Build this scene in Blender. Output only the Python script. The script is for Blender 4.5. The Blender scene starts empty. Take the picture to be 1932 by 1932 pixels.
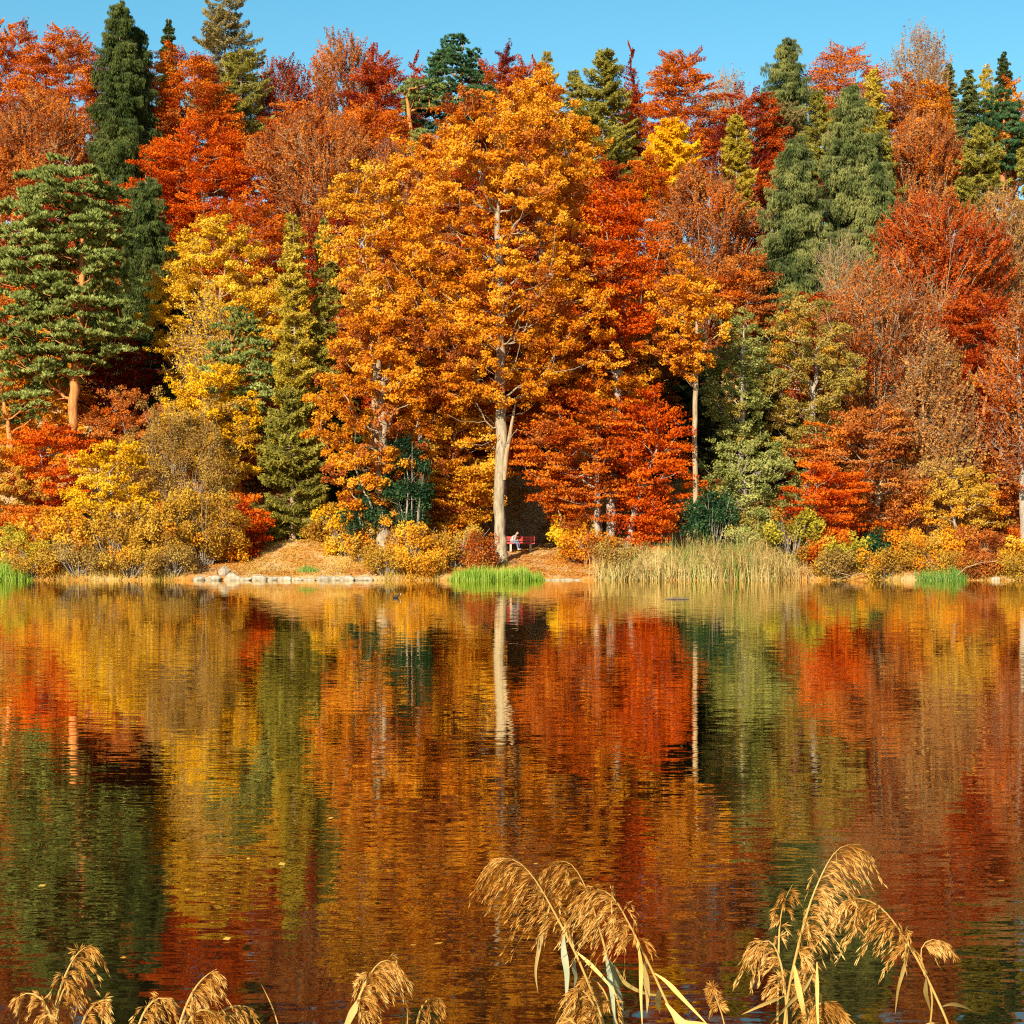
import bpy, math, random
import numpy as np
from mathutils import Vector, Matrix
PI = math.pi
R = math.radians

# ------------------------------------------------------------------ camera, light, exposure
scene = bpy.context.scene
COL = scene.collection
EYE = 3.2            # eye height over the lake
F = 3570.0           # focal length in units of a 1932 px wide picture
CX, HY = 966.0, 998.0
cam_d = bpy.data.cameras.new("camera"); cam = bpy.data.objects.new("camera", cam_d); COL.objects.link(cam)
cam.location = (0, 0, EYE); cam.rotation_euler = (R(90), 0, 0)
cam_d.sensor_width = 36; cam_d.lens = 36 * F / 1932; cam_d.shift_y = 32 / 1932
cam_d.clip_start = 0.1; cam_d.clip_end = 3000
scene.camera = cam

SUN_EL, SUN_AZ = 27.0, -22.0      # azimuth of the sun measured from straight behind the camera, minus = left
sdir = Vector((math.sin(R(SUN_AZ)) * math.cos(R(SUN_EL)), -math.cos(R(SUN_AZ)) * math.cos(R(SUN_EL)), math.sin(R(SUN_EL))))
sun_d = bpy.data.lights.new("sun", 'SUN'); sun = bpy.data.objects.new("sun", sun_d); COL.objects.link(sun)
sun_d.energy = 4.6; sun_d.angle = R(0.53); sun_d.color = (1.0, 0.93, 0.82)
sun.rotation_euler = sdir.to_track_quat('Z', 'Y').to_euler(); sun.location = (-60, -60, 60)

world = bpy.data.worlds.new("World"); scene.world = world; world.use_nodes = True
wn, wl = world.node_tree.nodes, world.node_tree.links
bg = wn['Background']; bg.inputs['Strength'].default_value = 0.09
sky = wn.new('ShaderNodeTexSky'); sky.sky_type = 'NISHITA'; sky.sun_disc = False
sky.sun_elevation = R(SUN_EL); sky.sun_rotation = math.atan2(sdir.x, sdir.y)
sky.air_density = 1.0; sky.dust_density = 0.3; sky.ozone_density = 1.0; sky.altitude = 400
hs = wn.new('ShaderNodeHueSaturation'); hs.inputs['Hue'].default_value = 0.475; hs.inputs['Saturation'].default_value = 1.38; hs.inputs['Value'].default_value = 1.0
wl.new(sky.outputs['Color'], hs.inputs['Color']); wl.new(hs.outputs['Color'], bg.inputs['Color'])

scene.view_settings.view_transform = 'Standard'; scene.view_settings.look = 'None'
scene.view_settings.exposure = 0.75; scene.view_settings.gamma = 1.0
scene.render.engine = 'CYCLES'
cy = scene.cycles
cy.max_bounces = 5; cy.diffuse_bounces = 3; cy.glossy_bounces = 2; cy.transmission_bounces = 2; cy.transparent_max_bounces = 4
cy.caustics_reflective = False; cy.caustics_refractive = False
cy.use_denoising = False; cy.use_adaptive_sampling = False
cy.pixel_filter_type = 'BLACKMAN_HARRIS'; cy.filter_width = 1.15

# ------------------------------------------------------------------ helpers
def px2x(px, Y): return (px - CX) / F * Y
def px2z(py, Y): return EYE - (py - HY) / F * Y
def P(px, py, Y): return np.array((px2x(px, Y), Y, px2z(py, Y)))

def tag(o, label=None, cat=None, group=None, kind=None):
    if label: o['label'] = label
    if cat: o['category'] = cat
    if group: o['group'] = group
    if kind: o['kind'] = kind
    return o
def empty(name, loc, label, cat, group=None):
    o = bpy.data.objects.new(name, None); COL.objects.link(o); o.location = loc
    return tag(o, label, cat, group)

class MB:
    """collects faces as numpy blocks and links them as ONE mesh object"""
    def __init__(s): s.v = []; s.f = []; s.a = []; s.n = 0; s.m = []; s.sm = []
    def add(s, V, Fc, att=None, mat=0, smooth=False):
        V = np.asarray(V, float).reshape(-1, 3); Fc = np.asarray(Fc, int)
        if len(Fc) == 0: return
        s.v.append(V); s.f.append(Fc + s.n); s.n += len(V)
        s.a.append(np.full(len(Fc), .5) if att is None else np.broadcast_to(np.asarray(att, float), (len(Fc),)))
        s.m.append(np.full(len(Fc), mat)); s.sm.append(np.full(len(Fc), smooth))
    def leaves(s, C, U, V, att=None, mat=0):
        """rhombus leaves: centre C, half axes U and V"""
        n = len(C)
        q = np.stack([C - U, C - V * 1.0 + U * .1, C + U, C + V * 1.0 + U * .1], 1).reshape(-1, 3)
        s.add(q, np.arange(4 * n).reshape(-1, 4), att, mat)
    def frusta(s, A, B, ra, rb, k=5, att=None, mat=0):
        A = np.asarray(A, float); B = np.asarray(B, float); n = len(A)
        if n == 0: return
        ra = np.broadcast_to(ra, (n,)); rb = np.broadcast_to(rb, (n,))
        d = B - A; L = np.linalg.norm(d, axis=1, keepdims=True) + 1e-9; d = d / L
        ref = np.where(np.abs(d[:, 2:3]) > .9, [[1., 0, 0]], [[0, 0, 1.]])
        u = np.cross(d, ref); u /= np.linalg.norm(u, axis=1, keepdims=True) + 1e-9; w = np.cross(d, u)
        an = np.arange(k) * 2 * PI / k
        ring = u[:, None] * np.cos(an)[None, :, None] + w[:, None] * np.sin(an)[None, :, None]
        q = np.concatenate([A[:, None] + ring * ra[:, None, None], B[:, None] + ring * rb[:, None, None]], 1)
        i = np.arange(k); j = (i + 1) % k
        f = np.stack([i, i + k, j + k, j], 1)
        f = (f[None] + (np.arange(n) * 2 * k)[:, None, None]).reshape(-1, 4)
        s.add(q.reshape(-1, 3), f, None if att is None else np.repeat(att, k), mat, True)
    def tube(s, pts, rad, k=10, mat=0, wob=0, cap=True, seed=0):
        pts = np.asarray(pts, float); n = len(pts); rad = np.broadcast_to(rad, (n,))
        d = np.gradient(pts, axis=0); d /= np.linalg.norm(d, axis=1, keepdims=True) + 1e-9
        u0 = np.cross(d[0], (0, 1., 0)) if abs(d[0][1]) < .9 else np.cross(d[0], (1., 0, 0)); u0 /= np.linalg.norm(u0)
        rs = np.random.RandomState(seed)
        an = np.arange(k) * 2 * PI / k; V = []
        for i in range(n):
            u0 = u0 - d[i] * np.dot(u0, d[i]); u0 /= np.linalg.norm(u0) + 1e-9; w = np.cross(d[i], u0)
            rr = rad[i] * (1 + wob * rs.uniform(-1, 1, k))
            V.append(pts[i] + (u0[None] * np.cos(an)[:, None] + w[None] * np.sin(an)[:, None]) * rr[:, None])
        a = np.arange(k); b = (a + 1) % k
        f = np.concatenate([np.stack([a + i * k, b + i * k, b + i * k + k, a + i * k + k], 1) for i in range(n - 1)])
        s.add(np.concatenate(V), f, None, mat, True)
        if cap:
            for base, cpt in ((0, pts[0]), ((n - 1) * k, pts[-1])):
                ringv = V[0] if base == 0 else V[-1]
                s.add(np.concatenate([ringv, [cpt, cpt]]), np.stack([a, b, np.full(k, k), np.full(k, k + 1)], 1)[:, [0, 1, 2]], None, mat, True)
    def box(s, x0, x1, y0, y1, z0, z1, mat=0, M=None):
        c = np.array([(x, y, z) for x in (x0, x1) for y in (y0, y1) for z in (z0, z1)], float)
        if M is not None: c = c @ np.array(M.to_3x3()).T + np.array(M.translation)
        s.add(c, [(0, 1, 3, 2), (4, 6, 7, 5), (0, 4, 5, 1), (2, 3, 7, 6), (0, 2, 6, 4), (1, 5, 7, 3)], None, mat)
    def build(s, name, mats, parent=None, bevel=0):
        me = bpy.data.meshes.new(name)
        V = np.concatenate(s.v)
        cnt = np.concatenate([np.full(len(f), f.shape[1]) for f in s.f]); idx = np.concatenate([f.ravel() for f in s.f])
        me.vertices.add(len(V)); me.vertices.foreach_set('co', V.astype(np.float32).ravel())
        me.loops.add(len(idx)); me.loops.foreach_set('vertex_index', idx.astype(np.int32))
        me.polygons.add(len(cnt)); me.polygons.foreach_set('loop_start', np.concatenate([[0], np.cumsum(cnt)[:-1]]).astype(np.int32))
        me.polygons.foreach_set('loop_total', cnt.astype(np.int32))
        me.polygons.foreach_set('material_index', np.concatenate(s.m).astype(np.int32))
        me.polygons.foreach_set('use_smooth', np.concatenate(s.sm))
        at = me.attributes.new('v', 'FLOAT', 'FACE'); at.data.foreach_set('value', np.concatenate(s.a).astype(np.float32))
        me.update(calc_edges=True)
        for m in (mats if isinstance(mats, (list, tuple)) else [mats]): me.materials.append(m)
        o = bpy.data.objects.new(name, me); COL.objects.link(o); o.parent = parent
        if bevel:
            b = o.modifiers.new('b', 'BEVEL'); b.width = bevel; b.segments = 2
        return o

# ------------------------------------------------------------------ materials
def newmat(name):
    m = bpy.data.materials.new(name); m.use_nodes = True
    n, l = m.node_tree.nodes, m.node_tree.links
    for x in list(n): n.remove(x)
    out = n.new('ShaderNodeOutputMaterial'); return m, n, l, out
def ramp(n, stops):
    r = n.new('ShaderNodeValToRGB'); e = r.color_ramp.elements
    while len(e) < len(stops): e.new(.5)
    for i, (p, c) in enumerate(stops): e[i].position = p; e[i].color = (*c, 1)
    return r
def leafmat(name, dark, mid, light, trans=.22, nscale=.35):
    m, n, l, out = newmat(name)
    at = n.new('ShaderNodeAttribute'); at.attribute_name = 'v'
    g = n.new('ShaderNodeNewGeometry')
    no = n.new('ShaderNodeTexNoise'); no.inputs['Scale'].default_value = nscale; no.inputs['Detail'].default_value = 3
    l.new(g.outputs['Position'], no.inputs['Vector'])
    ma = n.new('ShaderNodeMath'); ma.operation = 'MULTIPLY_ADD'; ma.inputs[1].default_value = 1.9; ma.inputs[2].default_value = -.95
    l.new(no.outputs['Fac'], ma.inputs[0])
    ad = n.new('ShaderNodeMath'); ad.operation = 'ADD'; l.new(ma.outputs[0], ad.inputs[0]); l.new(at.outputs['Fac'], ad.inputs[1])
    r = ramp(n, [(.0, dark), (.5, mid), (1., light)]); l.new(ad.outputs[0], r.inputs[0])
    d = n.new('ShaderNodeBsdfDiffuse'); t = n.new('ShaderNodeBsdfTranslucent'); mx = n.new('ShaderNodeMixShader'); mx.inputs[0].default_value = trans
    l.new(r.outputs[0], d.inputs[0]); l.new(r.outputs[0], t.inputs[0]); l.new(d.outputs[0], mx.inputs[1]); l.new(t.outputs[0], mx.inputs[2])
    l.new(mx.outputs[0], out.inputs[0]); return m
def barkmat(name, a, b, c=None, sc=2.5, patch=(.55, .62)):
    m, n, l, out = newmat(name)
    tc = n.new('ShaderNodeTexCoord'); mp = n.new('ShaderNodeMapping'); mp.inputs['Scale'].default_value = (sc * 3, sc * 3, sc * .7)
    l.new(tc.outputs['Object'], mp.inputs[0])
    no = n.new('ShaderNodeTexNoise'); no.inputs['Scale'].default_value = 1; no.inputs['Detail'].default_value = 6; no.inputs['Roughness'].default_value = .7
    l.new(mp.outputs[0], no.inputs['Vector'])
    r = ramp(n, [(.3, a), (.65, b)]); l.new(no.outputs['Fac'], r.inputs[0]); colr = r.outputs[0]
    if c:
        n2 = n.new('ShaderNodeTexNoise'); n2.inputs['Scale'].default_value = .55; n2.inputs['Detail'].default_value = 5
        l.new(tc.outputs['Object'], n2.inputs['Vector'])
        r2 = ramp(n, [(patch[0], (0, 0, 0)), (patch[1], (1, 1, 1))]); l.new(n2.outputs['Fac'], r2.inputs[0])
        mx = n.new('ShaderNodeMix'); mx.data_type = 'RGBA'; l.new(r2.outputs[0], mx.inputs[0]); l.new(colr, mx.inputs[6]); mx.inputs[7].default_value = (*c, 1); colr = mx.outputs[2]
    p = n.new('ShaderNodeBsdfPrincipled'); p.inputs['Roughness'].default_value = .9; p.inputs['Specular IOR Level'].default_value = .2
    bp = n.new('ShaderNodeBump'); bp.inputs['Strength'].default_value = .5; bp.inputs['Distance'].default_value = .04
    l.new(no.outputs['Fac'], bp.inputs['Height']); l.new(bp.outputs[0], p.inputs['Normal'])
    l.new(colr, p.inputs['Base Color']); l.new(p.outputs[0], out.inputs[0]); return m
def simple(name, col, rough=.7, spec=.3, col2=None, sc=8):
    m, n, l, out = newmat(name)
    p = n.new('ShaderNodeBsdfPrincipled'); p.inputs['Roughness'].default_value = rough; p.inputs['Specular IOR Level'].default_value = spec
    tc = n.new('ShaderNodeTexCoord'); no = n.new('ShaderNodeTexNoise'); no.inputs['Scale'].default_value = sc; no.inputs['Detail'].default_value = 5
    l.new(tc.outputs['Object'], no.inputs['Vector'])
    c2 = col2 or tuple(x * .7 for x in col)
    r = ramp(n, [(.3, c2), (.7, col)]); l.new(no.outputs['Fac'], r.inputs[0]); l.new(r.outputs[0], p.inputs['Base Color'])
    l.new(p.outputs[0], out.inputs[0]); return m

PAL = {
 'OR': ((.46, .10, .006), (.82, .31, .014), (.92, .45, .03)),     # orange oak
 'AM': ((.55, .20, .012), (.84, .40, .02), (.92, .54, .05)),      # amber
 'RO': ((.36, .045, .005), (.66, .14, .008), (.84, .27, .02)),    # red orange
 'RB': ((.38, .035, .004), (.76, .115, .005), (.88, .22, .012)),    # bright red orange
 'RD': ((.20, .018, .005), (.46, .055, .007), (.66, .13, .012)),   # deep red
 'RU': ((.22, .045, .010), (.50, .13, .020), (.70, .25, .04)),    # rust
 'RR': ((.26, .035, .006), (.60, .095, .010), (.78, .20, .02)),
 'YM': ((.50, .25, .012), (.84, .48, .02), (.92, .62, .06)),
 'RT': ((.28, .10, .025), (.50, .20, .045), (.70, .36, .09)),      # rust tan, thin
 'MR': ((.12, .012, .010), (.24, .025, .014), (.40, .06, .02)),   # maroon
 'YE': ((.62, .30, .01), (.85, .47, .012), (.90, .58, .03)),      # yellow
 'YB': ((.80, .36, .008), (.92, .48, .010), (.95, .56, .02)),     # vivid yellow larch
 'YG': ((.26, .20, .02), (.50, .39, .03), (.68, .52, .05)),       # yellow green
 'GO': ((.36, .16, .02), (.60, .32, .03), (.74, .44, .05)),       # gold brown
 'GB': ((.26, .13, .03), (.46, .26, .05), (.60, .38, .08)),      # dull gold, twiggy
 'WG': ((.14, .15, .03), (.32, .32, .07), (.50, .46, .12)),       # willow green
 'WO': ((.22, .17, .03), (.42, .29, .05), (.58, .38, .07)),       # olive brown
 'PG': ((.12, .14, .03), (.28, .31, .07), (.50, .52, .14)),      # pine
 'PD': ((.03, .07, .025), (.07, .14, .05), (.13, .21, .08)),     # dark pine
 'SD': ((.03, .045, .012), (.065, .09, .022), (.14, .155, .035)),     # dark spruce
 'SG': ((.045, .065, .020), (.125, .145, .040), (.29, .28, .075)),      # spruce
 'LO': ((.14, .12, .02), (.30, .25, .035), (.46, .38, .06)),     # larch olive
 'LG': ((.30, .21, .02), (.50, .35, .03), (.70, .50, .06)),      # larch gold
 'LB': ((.18, .13, .05), (.30, .22, .07), (.42, .32, .10)),       # larch brownish
 'IV': ((.012, .035, .014), (.03, .075, .025), (.07, .13, .04)),  # ivy / holly
}
_lm = {}
def LM(k, trans=None):
    if k not in _lm:
        t = .12 if k in ('PG', 'PD', 'SD', 'SG', 'IV') else .25
        _lm[k] = leafmat('foliage_' + k, *PAL[k], trans=t)
    return _lm[k]
BK = {
 'grey': barkmat('bark_grey', (.20, .15, .10), (.50, .40, .28)),
 'oak': barkmat('bark_oak', (.16, .11, .06), (.52, .40, .24), (.30, .28, .08), 2.0, (.60, .68)),
 'pale': barkmat('bark_pale', (.24, .15, .07), (.55, .38, .20)),
 'pine': barkmat('bark_pine', (.36, .11, .03), (.74, .30, .08)),
 'dark': barkmat('bark_dark', (.09, .06, .04), (.22, .16, .10)),
 'larch': barkmat('bark_larch', (.28, .20, .12), (.52, .40, .26)),
}

# ------------------------------------------------------------------ terrain
def snoise(x, y, s=0):
    return (np.sin(x * 1.0 + 1.3 * s + 1.7 * np.sin(y * .7 + s)) + np.sin(y * 1.3 + 2.1 * s + 1.3 * np.sin(x * .9 + s * 2)) + .6 * np.sin((x + y) * 1.9 + s)) / 2.6
TY = np.array([-80, -8, -2, 1.5, 3.5, 6.5, 14, 108, 116.6, 118.0, 118.5, 119.2, 123, 128, 133, 190, 225, 320, 900])
TZ = np.array([2.2, 1.7, 1.35, .9, .15, -.6, -1.8, -2.0, -.9, -.05, .24, .45, 1.05, 1.75, 3.6, 30, 34, 36, 36.])
BX = px2x(1003, 128)
def ground(x, y):
    x = np.asarray(x, float); y = np.asarray(y, float)
    yy = y + .35 * snoise(x * .35, x * 0, 1) * (y > 60) + .12 * snoise(x * 1.7, x * 0, 3) * (y > 60)
    z = np.interp(yy, TY, TZ)
    # bank mound at the left of the great oak
    mx = px2x(565, 124); w = np.exp(-((x - mx) / 3.6) ** 2) * np.exp(-((y - 126.5) / 3.4) ** 2)
    z = z + .85 * w
    # added level hollow, shaped to keep the space behind the bench dark
    h = np.exp(-((x - BX) / 3.2) ** 4) * (1 / (1 + np.exp((y - 141) * 1.2)))
    lv = np.interp(y, [118, 127, 128.5, 150], [0, 1.55, 1.75, 1.9])
    z = np.where(y > 126, z * (1 - h) + np.minimum(z, lv) * h, z)
    z = z + np.where(y > 119, .10 * snoise(x * .9, y * .9, 5) * np.clip((y - 119) / 6, 0, 1) + .5 * snoise(x * .12, y * .12, 7) * np.clip((y - 135) / 20, 0, 1), 0)
    return z
def G(x, y): return float(ground(x, y))
# ------------------------------------------------------------------ tree builders
def prof(shape, t):
    t = np.clip(t, 0, 1)
    if shape == 'round': return np.sqrt(np.clip(1 - ((t - .45) / .56) ** 2, 0, 1)) * np.where(t < .45, np.clip(.55 + t, 0, 1), 1)
    if shape == 'cone': return np.clip((1 - t) ** .75, 0, 1) * np.clip(.55 + t * 2.5, 0, 1)
    if shape == 'fan': return np.clip(.25 + 1.1 * t, 0, 1) * np.clip((1.02 - t) * 3.2, 0, 1) ** .55
    if shape == 'column': return np.clip(.6 + t, 0, 1) * np.clip((1 - t) * 2.2, 0, 1) ** .6
    if shape == 'tall': return np.interp(t, [0, .12, .3, .5, .7, .85, .94, 1], [.28, .80, 1.0, .97, .82, .62, .42, .05])
    if shape == 'big': return np.clip(.45 + 1.6 * t, 0, 1) * np.clip((1.0 - t) * 1.75, 0, 1) ** .80
    return np.sqrt(np.clip(1 - t, 0, 1))

def mst(P0, pts, bf=.35, down=1.6):
    """branching order: attach every point to the structure, balancing wire length and path length"""
    N = len(pts); nodes = list(P0); par = list(range(-1, len(P0) - 1)); path = [0.0]
    for i in range(1, len(P0)): path.append(path[-1] + np.linalg.norm(P0[i] - P0[i - 1]) * .45)
    best = np.full(N, 1e9); bp = np.zeros(N, int); done = np.zeros(N, bool)
    def upd(i):
        d = pts - nodes[i]; dist = np.sqrt((d ** 2).sum(1))
        c = dist * (1 + down * np.clip(-d[:, 2] / (dist + 1e-6), 0, 1)) + bf * path[i]
        m = (c < best) & ~done; best[m] = c[m]; bp[m] = i
    for i in range(len(nodes)): upd(i)
    for _ in range(N):
        k = int(np.argmin(np.where(done, 1e12, best))); done[k] = True
        par.append(bp[k]); nodes.append(pts[k]); path.append(path[bp[k]] + np.linalg.norm(pts[k] - nodes[bp[k]])); upd(len(nodes) - 1)
    return np.array(nodes), np.array(par)

def unit(a): return a / (np.linalg.norm(a, axis=-1, keepdims=True) + 1e-9)
def rdir(rs, n): return unit(rs.normal(size=(n, 3)))

LEAFMUL = 2.0; LS = .70
def broadleaf(rs, H, zb, Rw, base, kind='oak', shape='round', tr=.3, dens=1., lsz=.2, nl=None, gap=.10, bf=.35, k0=None, offx=0, depth=.8, stems=1, twist=.25, twr=.014):
    """base: ground level 0; crown from zb to H with half width Rw centred at x=offx"""
    T, C = MB(), MB()
    Hc = H - zb
    Rw = Rw * 1.12; area = PI * Rw * (1 + depth) / 2 * Hc
    spacing = {'oak': 1.15, 'beech': 1.0, 'twig': .95, 'pad': 1.15, 'bush': .75}[kind]
    N = int(np.clip(area * 1.75 * dens / spacing ** 2, 30, 2600)); M = N * 4
    t = rs.uniform(0, 1, M * 2); pr = prof(shape, t); keep = rs.uniform(0, 1, M * 2) < pr + .1; t = t[keep][:M]
    th = rs.uniform(0, 2 * PI, len(t)); sd = rs.uniform(0, 9)
    lobe = 1 + .20 * np.sin(3 * th + sd + 5 * t) + .14 * np.sin(5 * th - 7 * t + 2 * sd) + .10 * np.sin(17 * t + sd * 3 + 2 * th)
    rad = Rw * prof(shape, t) * lobe * rs.uniform(.12, 1, len(t)) ** .38
    pts = np.stack([offx + rad * np.cos(th), depth * rad * np.sin(th), zb + t * Hc + rs.normal(0, .25, len(t))], 1)
    pts[:, 2] += .06 * Rw * np.sin(th * 2 + sd)
    if kind == 'bush':
        jm = rs.rand(len(pts)) < .30; pts[jm] = (pts[jm] - [offx, 0, 0]) * (1 + rs.uniform(0, .28, (jm.sum(), 1))) + [offx, 0, 0]
    if gap > 0:
        nz = snoise(pts[:, 0] * 1.1 + sd, pts[:, 2] * 1.1 + pts[:, 1] * .7, sd)
        pts = pts[nz > -1 + gap * 1.6]
    # thin to an even spacing
    out = []
    arr = pts
    sel = np.zeros(len(arr), bool); dmin = spacing * .52
    chosen = np.empty((0, 3))
    for i in range(len(arr)):
        if len(chosen) >= N: break
        if len(chosen) == 0 or ((chosen - arr[i]) ** 2).sum(1).min() > dmin * dmin:
            sel[i] = True; chosen = np.vstack([chosen, arr[i]])
    pts = chosen; N = len(pts)
    inner = pts[rs.randint(0, N, N // 3)] * 1.0; inner[:, :2] = (inner[:, :2] - [offx, 0]) * rs.uniform(.2, .75, (len(inner), 1)) + [offx, 0]; inner[:, 2] -= rs.uniform(.3, .16 * Hc + .4, len(inner)); inner = inner[inner[:, 2] > zb * .75]
    allp = np.vstack([pts, inner]); isleaf = np.r_[np.ones(N, bool), np.zeros(len(inner), bool)]
    # trunk chain
    tt = np.linspace(0, 1, 14); ztop = H * (.90 if kind in ('pad',) or shape in ('cone', 'column') else .74)
    if stems == 1:
        wx = np.cumsum(np.cumsum(rs.normal(0, .10 * twist, 14))); wy = np.cumsum(np.cumsum(rs.normal(0, .10 * twist, 14)))
        zz = tt * ztop; w = np.clip(zz / H, 0, 1)
        chain = np.stack([wx - wx[0] + offx * w ** 1.3, wy - wy[0], zz - .25 * (tt == 0)], 1)
        nodes, par = mst(chain, allp, bf); nch = 14
    else:
        chain = np.array([[0, 0, -.2], [0, 0, .05]])
        st = [np.array([rs.normal(0, Rw * .35), rs.normal(0, Rw * .3), .3]) for _ in range(stems)]
        nodes, par = mst(chain, np.vstack([st, allp]), .8, 3.); nch = 2
        isleaf = np.r_[np.zeros(stems, bool), isleaf]
        allp = np.vstack([st, allp])
    n = len(nodes); cnt = np.zeros(n)
    # order of attachment guarantees parents first
    leafn = np.zeros(n, bool)
    # map nodes to leaf flags
    key = {tuple(np.round(p, 5)): f for p, f in zip(allp, isleaf)}
    for i in range(nch, n): leafn[i] = key.get(tuple(np.round(nodes[i], 5)), False)
    cnt += 1.
    for i in range(n - 1, 0, -1):
        if i >= nch or stems > 1: cnt[par[i]] += cnt[i]
    for i in range(nch - 1, 0, -1):
        if stems == 1: cnt[i - 1] += cnt[i]
    rr = np.maximum(tr * (cnt / cnt[0]) ** .52, twr)
    if stems > 1: rr = np.clip(rr, twr, .06)
    side = np.arange(nch, n); pa = par[side]
    ra = np.minimum(rr[pa] * .8, rr[side] * 1.35)
    thick = rr[side] > .045
    # two-piece curved branches
    A = nodes[pa]; B = nodes[side]; mid = (A + B) / 2; Ld = np.linalg.norm(B - A, axis=1, keepdims=True)
    mid = mid + rs.normal(0, 1, mid.shape) * Ld * .07; mid[:, 2] -= Ld[:, 0] * .06
    T.frusta(A, mid, ra, (ra + rr[side]) / 2, 5); T.frusta(mid, B, (ra + rr[side]) / 2, rr[side], 5)
    if stems == 1:
        tz = chain[:, 2]; rt = np.maximum(rr[:nch], .03)
        fl = 1 + .5 * np.exp(-np.clip(tz, 0, 99) / (tr * 1.6))
        # finer trunk
        zf = np.r_[np.linspace(0, 1, 8) * tr * 4 / ztop, np.linspace(tr * 5 / ztop, 1, 26)]
        cx_ = np.interp(zf, tt, chain[:, 0]); cy_ = np.interp(zf, tt, chain[:, 1]); cz_ = np.interp(zf, tt, chain[:, 2])
        rf = np.interp(zf, tt, rt) * np.interp(cz_, tz, fl)
        T.tube(np.stack([cx_ + rs.normal(0, .15 * tr, len(zf)), cy_, cz_], 1), rf, 12, wob=.09, seed=rs.randint(999))
    # leaves
    if kind == 'bush':
        k_ = 26; an_ = rs.uniform(0, 2 * PI, k_); rr_ = Rw * rs.uniform(.3, 1.05, k_); hh_ = H * rs.uniform(.55, 1.12, k_)
        b0 = np.stack([offx + rr_ * .25 * np.cos(an_), rr_ * .25 * np.sin(an_), 0 * an_ - .1], 1); b2 = np.stack([offx + rr_ * np.cos(an_), rr_ * depth * np.sin(an_), hh_], 1); b1 = (b0 + b2) / 2 + [0, 0, .12 * H]
        T.frusta(b0, b1, .030, .020, 4); T.frusta(b1, b2, .020, .008, 4)
    if shape == 'fan':
        k_ = int(14 + Rw * 3); an_ = rs.uniform(0, 2 * PI, k_); s_ = np.linspace(0, 1, 9); tx = np.interp(zb * .8, chain[:, 2], chain[:, 0])
        for j in range(k_):
            z0_ = rs.uniform(max(zb * .75, .12 * H), zb + .30 * Hc); z1_ = zb + Hc * rs.uniform(.35, .98); r1 = Rw * prof('fan', (z1_ - zb) / Hc) * rs.uniform(.5, 1.05)
            rad_ = r1 * s_ ** rs.uniform(.75, 1.1); zz_ = z0_ + (z1_ - z0_) * s_ ** rs.uniform(.9, 1.25)
            q_ = np.stack([np.interp(z0_, chain[:, 2], chain[:, 0]) * (1 - s_) + offx * s_ + rad_ * np.cos(an_[j]), np.interp(z0_, chain[:, 2], chain[:, 1]) * (1 - s_) + depth * rad_ * np.sin(an_[j]), zz_], 1)
            q_[1:] += np.cumsum(rs.normal(0, .05, (8, 3)), 0); rr_ = np.linspace(rs.uniform(.05, .075), .014, 9)
            T.frusta(q_[:-1], q_[1:], rr_[:-1], rr_[1:], 5)
            for t_ in range(3, 8):
                a_ = q_[t_]; dv = unit(q_[t_] - q_[t_ - 1] + rs.normal(0, .45, 3)); T.frusta([a_, a_ + dv * .6], [a_ + dv * .6, a_ + dv * rs.uniform(1.0, 1.8) + [0, 0, .15]], [.022, .014], [.014, .006], 4)
    L = np.where(leafn)[0]; Cn = nodes[L]; D = unit(Cn - nodes[par[L]])
    axis = np.stack([np.full(len(L), offx), np.zeros(len(L)), np.clip(Cn[:, 2] - .25 * Hc, zb, None)], 1)
    O = unit(Cn - axis)
    if nl is None: nl = {'oak': 130, 'beech': 120, 'twig': 85, 'bush': 80, 'pad': 150}[kind]
    nl = max(6, int(nl * LEAFMUL)); m = len(L); n_ = m * nl
    c = np.repeat(Cn, nl, 0); d = np.repeat(D, nl, 0); o = np.repeat(O, nl, 0)
    crand = np.repeat(rs.normal(0, .20, m), nl); am = np.repeat((snoise(Cn[:, 0] * .8 + sd, Cn[:, 2] * .8 + Cn[:, 1] * .4, sd + 4) + rs.normal(0, .35, m) > .62).astype(int), nl)
    if kind == 'oak':
        # three small puffs per clump
        sub = rs.normal(0, .34, (m, 4, 3)) * [1, 1, .6] * spacing; pick = rs.randint(0, 4, (m, nl))
        off = sub[np.arange(m)[:, None], pick].reshape(-1, 3) + rdir(rs, n_) * (rs.uniform(0, 1, (n_, 1)) ** .5) * .42 * [1, 1, .62]
        nrm = unit(rdir(rs, n_) * 1.0 + o * .45 + [0, -.15, .35])
    elif kind == 'beech':
        dh = unit((o + d * .6) * [1, 1, .25] + rdir(rs, n_) * .01)
        pp = np.cross(dh, [0, 0, 1.]); ua = rs.uniform(-.9, .75, (n_, 1)); lay = np.repeat(rs.uniform(-.35, .35, (m, 3)), nl, 0)[np.arange(n_), rs.randint(0, 3, n_)][:, None]
        off = dh * ua + pp * rs.uniform(-.6, .6, (n_, 1)) + np.array([[0, 0, 1.]]) * (rs.normal(0, .06, (n_, 1)) + lay - .12 * ua)
        nrm = unit(rdir(rs, n_) * .9 + [0, -.2, .75])
    elif kind == 'twig':
        dd = unit(d * .55 + o * .45 + [0, 0, .55]); s3 = rs.normal(0, .42, (m, 5, 3)); pk = rs.randint(0, 5, (m, nl))
        off = s3[np.arange(m)[:, None], pk].reshape(-1, 3) + dd * rs.uniform(-.55, .65, (n_, 1)) + rs.normal(0, .07, (n_, 3))
        nrm = unit(rdir(rs, n_) + o * .4)
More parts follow.
